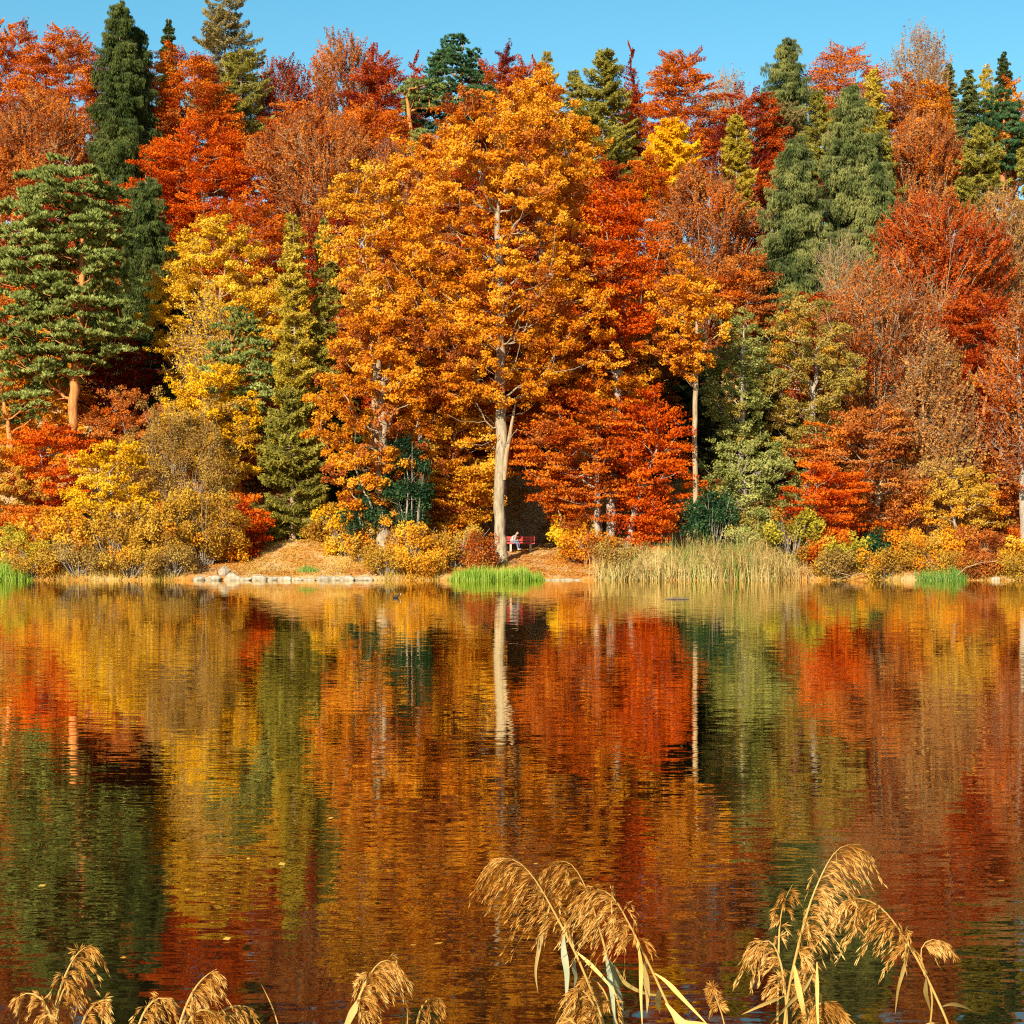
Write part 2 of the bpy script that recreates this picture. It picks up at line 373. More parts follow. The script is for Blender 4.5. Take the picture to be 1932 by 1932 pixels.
        # fine twigs
        q = s3.reshape(-1, 3) + np.repeat(Cn, 5, 0); dq = np.repeat(unit(D * .55 + O * .45 + [0, 0, .55]), 5, 0)
        T.frusta(np.repeat(Cn - D * .5, 5, 0), q + dq * .2, .013, .010, 3); T.frusta(q + dq * .2, q + dq * .9, .010, .005, 3)
    elif kind == 'bush':
        off = rdir(rs, n_) * (rs.uniform(0, 1, (n_, 1)) ** .45) * .52; nrm = unit(rdir(rs, n_) + o * .3 + [0, -.1, .3])
    if kind == 'pad':
        nt = 15; sub = rdir(rs, m * nt).reshape(m, nt, 3) * (rs.uniform(.2, 1, (m, nt, 1)) ** .5) * [.85, .85, .38]; sub[..., 2] = np.abs(sub[..., 2]) * 1.1 - .1
        per = max(4, nl // nt); n_ = m * nt * per
        tip = (sub + Cn[:, None]).reshape(-1, 3); tip = np.repeat(tip, per, 0); oo = np.repeat(O, nt * per, 0)
        ax = unit(rdir(rs, n_) * .85 + [0, 0, .75] + oo * .35)
        ln = lsz * .85 * rs.uniform(.7, 1.2, (n_, 1)); U = ax * ln * .8; W = unit(np.cross(ax, rdir(rs, n_))) * ln * .20
        v = np.clip(.45 + np.repeat(rs.normal(0, .12, m * nt), per) + rs.uniform(-.2, .2, n_) + np.repeat(np.repeat(rs.normal(0, .1, m), nt), per), 0, 1)
        C.leaves(tip + U, U, W, v)
    else:
        u = unit(np.cross(nrm, rdir(rs, n_))); w = np.cross(nrm, u)
        ln = lsz * LS * rs.uniform(.6, 1.25, (n_, 1)) * .62
        v = np.clip(.5 + crand + rs.uniform(-.28, .28, n_), 0, 1)
        C.leaves(c + off, u * ln, w * ln * .68, v, am)
    return T, C

def conifer(rs, H, zb, Rw, kind='spruce', tr=.25, dens=1., lsz=1., shape=.85, sparse=0., offx=0):
    T, C = MB(), MB()
    zf = np.linspace(0, 1, 20); T.tube(np.stack([offx * zf, 0 * zf, zf * H - .3 * (zf == 0)], 1), np.maximum(tr * (1 - zf) ** .8, .02) * (1 + .4 * np.exp(-zf * H / .6)), 9, wob=.04, seed=1)
    step = {'spruce': .34, 'larch': .46, 'drape': .34}[kind] / dens ** .5
    zs = np.arange(zb, H - .15, step); A = []; tv = []
    for z in zs:
        t = (z - zb) / (H - zb)
        nb = rs.randint(7, 11) if kind != 'larch' else rs.randint(5, 8)
        for _ in range(nb):
            if rs.rand() < sparse: continue
            A.append((z + rs.uniform(-.25, .25), rs.uniform(0, 2 * PI), Rw * ((1 - t) ** shape * min(1, .55 + t * 3) + .02) * rs.choice([rs.uniform(.75, 1.15), rs.uniform(.35, .85)]), t))
    # dead lower branches
    for z in np.arange(max(1.5, zb * .35), zb, .55): A.append((z, rs.uniform(0, 2 * PI), Rw * rs.uniform(.2, .5), -1))
    A = np.array(A); n = len(A); z0, an, L, t = A.T
    dr = {'spruce': .38, 'larch': .22, 'drape': .50}[kind] * rs.uniform(.6, 1.4, n); up = {'spruce': .22, 'larch': .26, 'drape': .25}[kind]
    def pos(i, s):
        r = L[i] * s; z = z0[i] + L[i] * ((.25 * np.clip(t[i], 0, 1)) * s - dr[i] * s ** 1.4 + up * s ** 3)
        return np.stack([offx * z0[i] / H + r * np.cos(an[i]), r * np.sin(an[i]), z], -1)
    ids = np.arange(n); S = np.linspace(0, 1, 5)
    for a, b in zip(S[:-1], S[1:]):
        rb = .014 + .016 * L
        T.frusta(pos(ids, np.full(n, a)), pos(ids, np.full(n, b)), rb * (1 - a) + .008, rb * (1 - b) + .006, 4)
    live = ids[t >= 0]
    perm = {'spruce': 62, 'larch': 70, 'drape': 78}[kind] * LEAFMUL
    num = np.maximum(8, (L[live] * perm * (1 if kind != 'larch' else 1.0)).astype(int)); i = np.repeat(live, num); n_ = len(i)
    s = rs.uniform(.08, 1, n_) ** .75; p = pos(i, s)
    lat = np.stack([-np.sin(an[i]), np.cos(an[i]), np.zeros(n_)], 1); rd = np.stack([np.cos(an[i]), np.sin(an[i]), np.zeros(n_)], 1)
    sg = rs.uniform(-1, 1, (n_, 1)); wd = ((.22 if kind == 'larch' else .14) + .45 * L[i] * (1 - s) * np.clip(s * 4, 0, 1))[:, None]
    p = p + lat * sg * wd + rd * wd * .3 * np.abs(sg)
    br = np.repeat(rs.normal(0, .15, len(live)), num)
    if kind == 'larch':
        p[:, 2] += rs.normal(0, .07, n_) - np.abs(sg[:, 0]) * wd[:, 0] * .5
        ax = unit(rdir(rs, n_) + lat * np.sign(sg) * .5 + rd * .4 + [0, 0, -.1]); ln = .14 * lsz * rs.uniform(.6, 1.3, (n_, 1)); wf = .24
    elif kind == 'drape':
        hang = rs.uniform(0, 1, (n_, 1)) ** 1.1 * (.30 + .22 * L[i][:, None]) * (.4 + .6 * (np.sin(s * 37 + L[i] * 50)[:, None] > 0)); p = p - [0, 0, 1] * hang
        ax = unit(rdir(rs, n_) * .5 + [0, 0, -.9] + rd * .35); ln = .17 * lsz * rs.uniform(.6, 1.3, (n_, 1)); wf = .15
    else:
        p = p - [0, 0, 1] * rs.uniform(0, .16, (n_, 1)) * (1 + L[i][:, None] * .4)
        ax = unit(rdir(rs, n_) * .45 + lat * np.sign(sg) * .6 + rd * .6 + [0, 0, -.35]); ln = .135 * lsz * rs.uniform(.6, 1.3, (n_, 1)); wf = .30
    W = unit(np.cross(ax, rdir(rs, n_)))
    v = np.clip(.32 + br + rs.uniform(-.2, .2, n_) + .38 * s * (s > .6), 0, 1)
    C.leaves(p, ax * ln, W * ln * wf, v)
    return T, C

ALT = {'RR': 'RD', 'YM': 'GO', 'OR': 'RU', 'AM': 'OR', 'RO': 'RU', 'RB': 'RD', 'RD': 'MR', 'RU': 'RO', 'RT': 'GB', 'YE': 'GO', 'GO': 'OR', 'GB': 'GO', 'YG': 'GO', 'WG': 'WO', 'WO': 'GO'}
_tn = [0]; TREES = []
NAMES = {'oak': 'oak_tree', 'beech': 'beech_tree', 'twig': 'beech_tree', 'spruce': 'spruce_tree', 'drape': 'spruce_tree', 'larch': 'larch_tree', 'pad': 'pine_tree', 'bush': 'shrub'}
def tree(kind, cx, top, hw, bot, Y, pal, label, cat=None, name=None, bx=None, tr=None, bark='grey', group=None, **kw):
    _tn[0] += 1; rs = np.random.RandomState(1000 + _tn[0] * 7)
    x = px2x(cx, Y); xb = x if bx is None else px2x(bx, Y); gz = G(xb, Y)
    H = px2z(top, Y) - gz; zb = max(px2z(bot, Y) - gz, .25); Rw = hw / F * Y
    if Y >= 158 and kind in ('beech', 'twig'): bot += 75; zb = max(px2z(bot, Y) - gz, .25)
    if kind == 'twig' and bark == 'pale': kw.setdefault('twr', .022)
    if kind == 'bush': kw.setdefault('gap', .28)
    if H < 1: print('LOW', label, H)
    zb = min(zb, H * .85)
    if tr is None: tr = max(.05, H * .011)
    if kind in ('spruce', 'drape', 'larch'):
        Rw *= 1.35; kw['shape'] = kw.get('shape', .85) * .72
        T, C = conifer(rs, H, zb, Rw, kind, tr=tr, offx=x - xb, **kw)
    else: T, C = broadleaf(rs, H, zb, Rw, 0, kind, tr=tr, offx=x - xb, **kw)
    nm = name or NAMES[kind]
    ct = cat or {'shrub': 'shrub'}.get(nm, 'tree')
    e = empty(nm, (xb, Y, gz), label, ct, group)
    T.build('trunk' if kind != 'bush' else 'stems', BK[bark], e); C.build('crown' if kind != 'bush' else 'foliage', [LM(pal), LM(ALT.get(pal, pal))], e)
    TREES.append((nm, C.n // 4))
    return e
# ------------------------------------------------------------------ setting: terrain, lake
def grid_axis(parts):
    return np.unique(np.concatenate([np.arange(a, b, s) for a, b, s in parts]))
gx = grid_axis([(-420, -60, 18), (-60, -28, 1.6), (-28, 28, .45), (28, 60, 1.6), (60, 421, 18)])
gy = grid_axis([(-80, -8, 8), (-8, 12, .5), (12, 112, 6), (112, 132, .22), (132, 200, 1.2), (200, 260, 6), (260, 901, 40)])
XX, YY = np.meshgrid(gx, gy); ZZ = ground(XX, YY)
nx, ny = len(gx), len(gy)
ii = (np.arange(ny - 1)[:, None] * nx + np.arange(nx - 1)[None]).ravel()
mb = MB(); mb.add(np.stack([XX, YY, ZZ], -1).reshape(-1, 3), np.stack([ii, ii + 1, ii + nx + 1, ii + nx], 1), smooth=True)
m, n, l, out = newmat('forest_floor')
g = n.new('ShaderNodeNewGeometry')
n1 = n.new('ShaderNodeTexNoise'); n1.inputs['Scale'].default_value = 3.2; n1.inputs['Detail'].default_value = 9; n1.inputs['Roughness'].default_value = .75
n2 = n.new('ShaderNodeTexNoise'); n2.inputs['Scale'].default_value = .42; n2.inputs['Detail'].default_value = 4
l.new(g.outputs['Position'], n1.inputs['Vector']); l.new(g.outputs['Position'], n2.inputs['Vector'])
r1 = ramp(n, [(.28, (.10, .035, .01)), (.45, (.42, .16, .03)), (.58, (.62, .28, .06)), (.75, (.78, .46, .16))])
r2 = ramp(n, [(.3, (.30, .22, .05)), (.5, (.62, .36, .14)), (.72, (.80, .54, .28))])
l.new(n1.outputs['Fac'], r1.inputs[0]); l.new(n1.outputs['Fac'], r2.inputs[0])
r3 = ramp(n, [(.46, (0, 0, 0)), (.56, (1, 1, 1))]); l.new(n2.outputs['Fac'], r3.inputs[0])
mx = n.new('ShaderNodeMix'); mx.data_type = 'RGBA'; l.new(r3.outputs[0], mx.inputs[0]); l.new(r1.outputs[0], mx.inputs[6]); l.new(r2.outputs[0], mx.inputs[7])
p = n.new('ShaderNodeBsdfPrincipled'); p.inputs['Roughness'].default_value = 1; p.inputs['Specular IOR Level'].default_value = .1
bp = n.new('ShaderNodeBump'); bp.inputs['Strength'].default_value = .7; bp.inputs['Distance'].default_value = .12
l.new(n1.outputs['Fac'], bp.inputs['Height']); l.new(bp.outputs[0], p.inputs['Normal'])
l.new(mx.outputs[2], p.inputs['Base Color']); l.new(p.outputs[0], out.inputs[0])
tag(mb.build('ground', m), kind='structure')

mb = MB(); mb.add([(-420, 1.5, 0), (420, 1.5, 0), (420, 119.5, 0), (-420, 119.5, 0)], [(0, 1, 2, 3)])
m, n, l, out = newmat('lake_water')
g = n.new('ShaderNodeNewGeometry')
def slope(scale, detail, amp, rot=0):
    mp = n.new('ShaderNodeMapping'); mp.inputs['Scale'].default_value = (*scale, 1); mp.inputs['Rotation'].default_value = (0, 0, R(rot))
    l.new(g.outputs['Position'], mp.inputs[0])
    t = n.new('ShaderNodeTexNoise'); t.inputs['Scale'].default_value = 1; t.inputs['Detail'].default_value = detail; t.inputs['Roughness'].default_value = .55
    l.new(mp.outputs[0], t.inputs['Vector'])
    s = n.new('ShaderNodeVectorMath'); s.operation = 'SUBTRACT'; s.inputs[1].default_value = (.5, .5, .5); l.new(t.outputs['Color'], s.inputs[0])
    k = n.new('ShaderNodeVectorMath'); k.operation = 'MULTIPLY'; k.inputs[1].default_value = (amp * .45, amp, 0); l.new(s.outputs[0], k.inputs[0])
    return k.outputs[0]
a1 = slope((2.2, 7.5), 1.6, .056, 4); a2 = slope((.5, 2.2), 1, .008, -5)
# wind patches
mp = n.new('ShaderNodeMapping'); mp.inputs['Scale'].default_value = (.035, .09, 1); l.new(g.outputs['Position'], mp.inputs[0])
t = n.new('ShaderNodeTexNoise'); t.inputs['Scale'].default_value = 1; t.inputs['Detail'].default_value = 3; l.new(mp.outputs[0], t.inputs['Vector'])
mr = n.new('ShaderNodeMapRange'); mr.inputs[1].default_value = .35; mr.inputs[2].default_value = .65; mr.inputs[3].default_value = .35; mr.inputs[4].default_value = 1.2; l.new(t.outputs['Fac'], mr.inputs[0])
sc = n.new('ShaderNodeVectorMath'); sc.operation = 'SCALE'; l.new(a1, sc.inputs[0]); l.new(mr.outputs[0], sc.inputs['Scale'])
ad = n.new('ShaderNodeVectorMath'); ad.operation = 'ADD'; l.new(sc.outputs[0], ad.inputs[0]); l.new(a2, ad.inputs[1])
ad2 = n.new('ShaderNodeVectorMath'); ad2.operation = 'ADD'; l.new(ad.outputs[0], ad2.inputs[0]); ad2.inputs[1].default_value = (0, 0, 1)
nm = n.new('ShaderNodeVectorMath'); nm.operation = 'NORMALIZE'; l.new(ad2.outputs[0], nm.inputs[0])
fr = n.new('ShaderNodeFresnel'); fr.inputs['IOR'].default_value = 2.0; l.new(nm.outputs[0], fr.inputs['Normal'])
df = n.new('ShaderNodeBsdfDiffuse'); df.inputs[0].default_value = (.012, .006, .002, 1)
gl = n.new('ShaderNodeBsdfGlossy'); gl.inputs['Color'].default_value = (1, .92, .72, 1); gl.inputs['Roughness'].default_value = .015; l.new(nm.outputs[0], gl.inputs['Normal'])
fm = n.new('ShaderNodeMapRange'); fm.inputs[1].default_value = .29; fm.inputs[2].default_value = .60; fm.inputs[3].default_value = .20; fm.inputs[4].default_value = .97; l.new(fr.outputs[0], fm.inputs[0])
ms = n.new('ShaderNodeMixShader'); l.new(fm.outputs[0], ms.inputs[0]); l.new(df.outputs[0], ms.inputs[1]); l.new(gl.outputs[0], ms.inputs[2]); l.new(ms.outputs[0], out.inputs[0])
tag(mb.build('lake_water', m), kind='structure')

# ------------------------------------------------------------------ trees (cx, top, half width, crown bottom in the 1932 px picture, distance)
T = tree
# skyline row
T('beech', 10, 45, 75, 330, 184, 'RO', 'red-orange beech at the far left of the skyline', shape='round', bark='pale')
T('beech', 128, 66, 88, 330, 182, 'RO', 'broad red-orange beech crown on the skyline left of the tall dark spruce', shape='round', bark='pale')
T('twig', 75, 190, 95, 330, 172, 'RU', 'rust-red beech with pale fanning limbs above the big green pine', shape='fan', bark='pale', bx=75)
T('drape', 226, 4, 62, 640, 168, 'SD', 'tallest dark green spruce with hanging branches behind the big left pine', tr=.35, shape=.55, cat='tree')
T('drape', 262, 48, 45, 560, 170, 'SD', 'slightly shorter spruce close against the right side of the tallest spruce', tr=.3, shape=.6)
T('spruce', 318, 34, 34, 330, 188, 'SD', 'small dark spruce tip between the tall spruce and the sparse larch')
T('larch', 425, -14, 76, 360, 184, 'LB', 'sparse brownish larch reaching above the top edge of the skyline', sparse=.35, tr=.36, shape=.45, lsz=1.15, bark='larch')
T('larch', 455, 90, 66, 330, 180, 'LO', 'olive larch filling in below the sparse tall larch', sparse=.1, shape=.6)
T('beech', 345, 98, 98, 360, 174, 'RO', 'bright orange beech on the skyline right of the tall dark spruce', shape='round', bark='pale')
T('beech', 385, 235, 118, 520, 166, 'RB', 'large red-orange beech crown above the yellow maple', shape='round', bark='pale')
T('twig', 535, 118, 52, 300, 184, 'RD', 'thin dark red beech tips just right of the sparse larch', shape='fan')
T('beech', 560, 190, 70, 420, 176, 'RO', 'orange beech crown beside the brownish larch', shape='round')
T('twig', 600, 230, 112, 430, 165, 'RU', 'rust-orange beech with a fan of pale upright limbs', shape='fan', bark='pale', gap=.1)
T('twig', 648, 74, 60, 240, 187, 'RU', 'tall thin-leaved orange beech crown rising above the skyline left of the dark pine', shape='round', bark='pale', gap=.15)
T('beech', 715, 100, 52, 290, 183, 'RD', 'dark red beech crown between the tall orange beech and the skyline pine', shape='round')
T('beech', 785, 108, 28, 260, 186, 'RD', 'narrow red beech tip directly left of the skyline pine', shape='cone')
T('beech', 700, 200, 80, 360, 172, 'RO', 'orange-red beech crown below the dark red skyline beech', shape='round')
T('twig', 745, 280, 70, 430, 164, 'RU', 'rust beech twigs showing behind the upper left of the great oak', shape='fan')
T('pad', 856, 66, 70, 260, 182, 'PD', 'dark green pine with a domed crown standing on the skyline', cat='tree', shape='big', bark='pine', tr=.35, lsz=.24, dens=1.3)
T('pad', 800, 150, 42, 215, 180, 'PG', 'green pine bough mass low on the left of the skyline pine', shape='round', bark='pine', lsz=.22)
T('pad', 795, 255, 30, 380, 170, 'PG', 'green pine patch low behind the great oak top', shape='round', bark='pine')
T('beech', 955, 86, 46, 240, 186, 'RD', 'red beech tip on the skyline right of the dark pine', shape='cone')
T('beech', 912, 118, 28, 240, 188, 'RD', 'small red crown touching the right side of the skyline pine', shape='round')
T('larch', 1032, 92, 34, 300, 184, 'LG', 'narrow golden larch tip on the skyline above the great oak')
T('beech', 1000, 120, 55, 300, 180, 'RO', 'orange-red beech crown behind the top of the great oak', shape='round')
T('larch', 1138, 90, 66, 400, 178, 'LO', 'tall olive-green larch on the skyline right of the great oak', lsz=1.2, shape=.7, dens=1.3)
T('larch', 1082, 128, 38, 340, 180, 'LO', 'shorter olive larch at the left of the tall skyline larch', lsz=1.1)
T('beech', 1190, 110, 36, 280, 187, 'RD', 'red beech tip between the olive larch and the vivid yellow larch', shape='cone')
T('beech', 1285, 106, 72, 340, 182, 'RO', 'orange-red beech crown on the skyline behind the vivid yellow larch', shape='round', bark='pale')
T('twig', 1375, 140, 36, 260, 189, 'RT', 'nearly bare twiggy tree tip on the skyline between two red beeches', shape='fan', nl=13, bark='pale')
T('beech', 1412, 172, 74, 380, 180, 'RD', 'deep red beech crown behind the slender yellow-olive larch', shape='round')
T('larch', 1265, 222, 62, 400, 166, 'YB', 'vivid yellow larch glowing between the red beeches', dens=3.2, lsz=1.6, shape=.8)
T('larch', 1390, 212, 38, 430, 168, 'LG', 'slender yellow-olive larch standing alone in front of the deep red beech', dens=1.6, lsz=1.1, shape=.7)
T('drape', 1484, 72, 66, 380, 186, 'SG', 'tall conical spruce on the skyline in the right half', tr=.3, shape=.65)
T('larch', 1490, 190, 62, 400, 182, 'LB', 'brownish larch skirt below the right skyline spruce', shape=.5)
T('beech', 1597, 98, 74, 230, 188, 'RO', 'airy orange beech crown with sky showing through on the right skyline', shape='fan', gap=.35, bark='grey', nl=76)
T('larch', 1545, 165, 44, 360, 178, 'LO', 'greenish larch left below the airy orange beech', lsz=1.1, dens=1.3)
T('larch', 1648, 128, 44, 420, 176, 'LG', 'golden-olive larch right below the airy orange beech', lsz=1.1, dens=1.4)
T('drape', 1608, 160, 76, 600, 162, 'SG', 'central grey-green spruce of the right-hand spruce group', shape=.6, tr=.3)
T('drape', 1502, 255, 80, 640, 156, 'SG', 'broad dark green spruce at the left of the right-hand spruce group', shape=.7, tr=.3, dens=1.3)
T('larch', 1665, 240, 50, 520, 168, 'LO', 'yellow-green larch on the right flank of the spruce group', lsz=1.2, dens=1.5)
T('drape', 1655, 300, 60, 580, 157, 'SG', 'small grey-green spruce at the right foot of the spruce group', shape=.7)
T('twig', 1738, 62, 52, 300, 188, 'RT', 'nearly bare pale-stemmed tree with purplish twigs, highest on the right skyline', shape='fan', nl=30, bark='pale', gap=.2)
T('beech', 1712, 145, 52, 330, 181, 'RU', 'rust beech crown below the nearly bare skyline tree', shape='round')
T('beech', 1765, 160, 40, 330, 179, 'OR', 'orange crown right below the nearly bare skyline tree', shape='round')
T('twig', 1742, 225, 76, 470, 170, 'RU', 'rust-coloured beech with upright pale twigs right of the spruce group', shape='fan', bark='pale', nl=95)
T('spruce', 1790, 118, 26, 300, 188, 'SG', 'thin brownish-green spruce tip right of the bare skyline tree', sparse=.2)
T('spruce', 1828, 130, 44, 400, 176, 'SG', 'dark olive spruce pair, left one, near the right end of the skyline')
T('larch', 1862, 118, 34, 420, 180, 'LG', 'golden larch tip between conifers near the right end of the skyline')
T('spruce', 1894, 98, 30, 300, 189, 'SD', 'small dark spruce rising above the orange crown at the right end')
T('beech', 1905, 148, 28, 300, 182, 'OR', 'small bright orange crown under the dark spruce at the right end', shape='round')
T('pad', 1890, 168, 50, 330, 174, 'PD', 'dark blue-green pine at the right end of the skyline', shape='big', bark='pine', lsz=.28)
T('larch', 1850, 230, 56, 440, 168, 'LO', 'olive larch below the dark pine near the right edge', lsz=1.2, dens=1.2)
T('larch', 1945, 230, 44, 520, 165, 'LO', 'olive larch cut by the right picture edge', lsz=1.2)
# middle slope
T('beech', 470, 380, 90, 560, 158, 'RO', 'orange-red beech behind the slim larches', shape='round')
T('beech', 640, 380, 60, 700, 154, 'RD', 'deep red beech crown between the slim larches and the great oak', shape='round')
T('twig', 1325, 325, 92, 610, 158, 'RU', 'wide rust-orange beech below the vivid yellow larch', shape='fan', bark='grey', nl=102)
T('beech', 1220, 300, 60, 560, 160, 'RO', 'orange-red beech behind the right shoulder of the great oak', shape='round')
T('twig', 1765, 385, 114, 680, 155, 'RR', 'wide deep rust-red beech with feathery upswept branches on the right', shape='fan', bark='pale', nl=117)
T('twig', 1888, 372, 70, 620, 158, 'RT', 'thin tan-orange tree with many pale branches at the right edge', shape='fan', bark='pale', nl=49)
T('twig', 1588, 455, 44, 620, 150, 'GB', 'bare pale-branched tree in front of the spruce group', shape='fan', bark='pale', nl=6)
T('beech', 1400, 480, 60, 640, 152, 'RU', 'shaded rust beech behind the willow-green tree', shape='round')
T('beech', 1690, 560, 80, 800, 146, 'RD', 'deep red beech behind the pale fan-branched tree', shape='round')
T('beech', 1850, 560, 100, 850, 146, 'RD', 'deep red beech filling the slope below the feathery rust-red beech', shape='round', bark='pale')
T('oak', 60, 560, 110, 860, 152, 'OR', 'orange oak crown behind the trunk of the big green pine', shape='round')
T('beech', 225, 640, 62, 830, 144, 'MR', 'dark maroon tree in shade right of the pine trunk', shape='round')
T('drape', 275, 330, 60, 720, 156, 'SD', 'black-green spruce in deep shade right of the big green pine', shape=.5)
T('oak', 405, 420, 100, 790, 144, 'YM', 'golden-yellow maple with thin pale branches left of the slim larches', name='maple_tree', shape='round', bark='pale', tr=.22, gap=.12)
T('twig', 392, 560, 52, 770, 137, 'YM', 'slim pale-barked tree with bare branches in front of the golden maple', shape='column', bark='pale', nl=34, tr=.12, twr=.02)
T('larch', 553, 405, 36, 880, 129, 'LG', 'slim yellow-olive larch with a long pale trunk, left of a pair', bx=560, tr=.13, bark='larch', shape=.55, lsz=1.1, dens=1.2)
T('larch', 613, 410, 32, 760, 131, 'LO', 'slim green-tipped larch, right of the pair beside the great oak', tr=.15, shape=.6, bark='pale', dens=1.2)
T('pad', 458, 575, 54, 850, 133, 'PG', 'small blue-green pine in front of the golden maple', shape='column', bark='pine', tr=.16, lsz=.22, gap=.1)
T('larch', 552, 730, 62, 1000, 127.6, 'LO', 'wide drooping olive larch above the grassy bank', tr=.2, bark='pale', lsz=1.3, shape=.5)
T('oak', 515, 540, 62, 820, 143, 'YM', 'golden foliage tree between the small pine and the slim larches', name='maple_tree', shape='round')
T('beech', 610, 700, 60, 1000, 136, 'RU', 'reddish beech in half shade left of the smaller oak', shape='round')
# hidden middle slope, seen in the gaps of the great oak
T('beech', 880, 330, 110, 640, 150, 'RD', 'dark red beech seen through gaps in the upper left of the great oak', shape='round')
T('beech', 1020, 300, 110, 600, 153, 'RU', 'rust beech seen through gaps in the upper right of the great oak', shape='round')
T('beech', 780, 430, 100, 760, 143, 'RU', 'rust beech seen between the amber oak and the great oak', shape='round')
T('beech', 950, 560, 120, 860, 139, 'RD', 'deep red beech behind the middle of the great oak', shape='round')
T('beech', 1180, 560, 110, 860, 140, 'RU', 'rust beech behind the lower right of the great oak', shape='round')
T('spruce', 1290, 560, 80, 960, 141, 'SD', 'dark spruce in the shade behind the tall slender trunk')
T('spruce', 1430, 640, 80, 980, 140, 'SD', 'dark spruce in the shade behind the willow')
T('beech', 1560, 560, 90, 900, 143, 'RD', 'shaded deep red beech behind the gold oak', shape='round')
T('beech', 700, 640, 80, 950, 135, 'RD', 'shaded deep red beech behind the smaller oak', shape='round')
T('spruce', 650, 720, 60, 1000, 133, 'SD', 'dark spruce in the shade left of the smaller oak')
T('spruce', 330, 560, 80, 900, 147, 'SD', 'dark spruce in the shade behind the slim pale-barked tree')
T('spruce', 960, 760, 90, 990, 144, 'SD', 'black-green spruce in the shade right behind the bench hollow')
T('beech', 470, 700, 80, 960, 138, 'RU', 'rust beech behind the small blue-green pine', shape='round')
T('beech', 20, 300, 100, 620, 162, 'RU', 'rust beech behind the left half of the big green pine crown', shape='round')
T('beech', 130, 340, 120, 760, 160, 'RD', 'deep red beech behind the crown of the big green pine', shape='round')
T('beech', 1450, 420, 80, 700, 161, 'RD', 'deep red beech behind the foot of the spruce group', shape='round')
T('beech', 330, 300, 60, 600, 172, 'RD', 'deep red beech behind the large red-orange beech', shape='round')
T('beech', 1700, 400, 90, 700, 163, 'RU', 'rust beech right behind the feathery rust-red beech', shape='round')
T('beech', 1900, 420, 90, 760, 163, 'RD', 'deep red beech behind the tan-orange tree at the right edge', shape='round')
T('beech', 850, 250, 60, 460, 166, 'RU', 'rust beech below the skyline pine', shape='round')
T('beech', 1120, 300, 80, 520, 165, 'RD', 'deep red beech below the tall olive skyline larch', shape='round')
T('beech', 1540, 360, 90, 620, 170, 'RD', 'deep red beech hidden between the spruces of the right-hand group', shape='round')
# great oak and its neighbours
T('oak', 1130, 600, 95, 860, 126, 'OR', 'orange oak crown hanging low right of the great oak, over the slim grey trunk', shape='round', bark='grey', bx=1134, gap=.2, tr=.2)
T('oak', 800, 500, 90, 800, 125.5, 'OR', 'orange oak crown between the amber oak and the great oak', shape='round', gap=.2)
T('beech', 1150, 345, 80, 700, 125, 'RB', 'vivid orange-red beech leaning out behind the right side of the great oak', shape='round', tr=.3)
T('oak', 705, 305, 82, 640, 124.5, 'AM', 'amber oak crown at the upper left of the great oak, pale stem showing', shape='round', bark='pale', tr=.28, gap=.22, nl=102)
T('oak', 935, 165, 200, 765, 123, 'OR', 'great orange oak towering in the centre with a thick bare trunk', shape='tall', tr=.36, bark='oak', depth=.75, bx=944, gap=.26, bf=.5, dens=1.05, lsz=.21)
T('oak', 1015, 150, 85, 420, 130, 'OR', 'tall orange oak top just right behind the great oak', shape='round', gap=.2, bx=1088)
T('oak', 700, 600, 100, 975, 122, 'OR', 'smaller orange oak with an ivy-clad trunk left of the great oak', shape='round', tr=.40, bark='oak', bx=722, gap=.22, depth=.7)
T('beech', 800, 560, 90, 900, 130, 'RO', 'red-orange beech between the two oaks', shape='round', gap=.15)
T('beech', 870, 740, 90, 1000, 126, 'AM', 'golden-orange layered beech just left of the bare trunk', shape='round', gap=.1)
T('beech', 838, 830, 62, 1040, 125.5, 'OR', 'low orange beech sprays at the left foot of the great oak', shape='round')
T('beech', 1085, 720, 100, 985, 124.2, 'RO', 'orange-red layered beech overhanging the red bench', shape='round', tr=.22, bx=1131, bark='grey')
T('beech', 1222, 745, 68, 1030, 124, 'RB', 'vivid orange-red layered beech left of the tall slender trunk', shape='round', tr=.2, bx=1180)
T('beech', 1045, 560, 110, 800, 130, 'OR', 'orange beech crown behind the bare trunk of the great oak', shape='round', gap=.1, bx=1120)
T('oak', 1298, 470, 54, 700, 124, 'OR', 'bright orange larch-like crown on a tall slender bare trunk', name='larch_tree', shape='column', tr=.17, bark='pale', bx=1311, nl=133)
T('bush', 775, 850, 36, 1000, 121.5, 'IV', 'dark green holly between the smaller oak and the orange beech', name='holly_shrub', cat='shrub')
T('bush', 695, 930, 42, 1010, 122.5, 'IV', 'dark ivy mass around the foot of the smaller oak', name='ivy_shrub', cat='shrub')
T('bush', 1345, 940, 44, 1060, 123, 'IV', 'dark green elder bush behind the tan reeds at the slender trunk', cat='shrub')
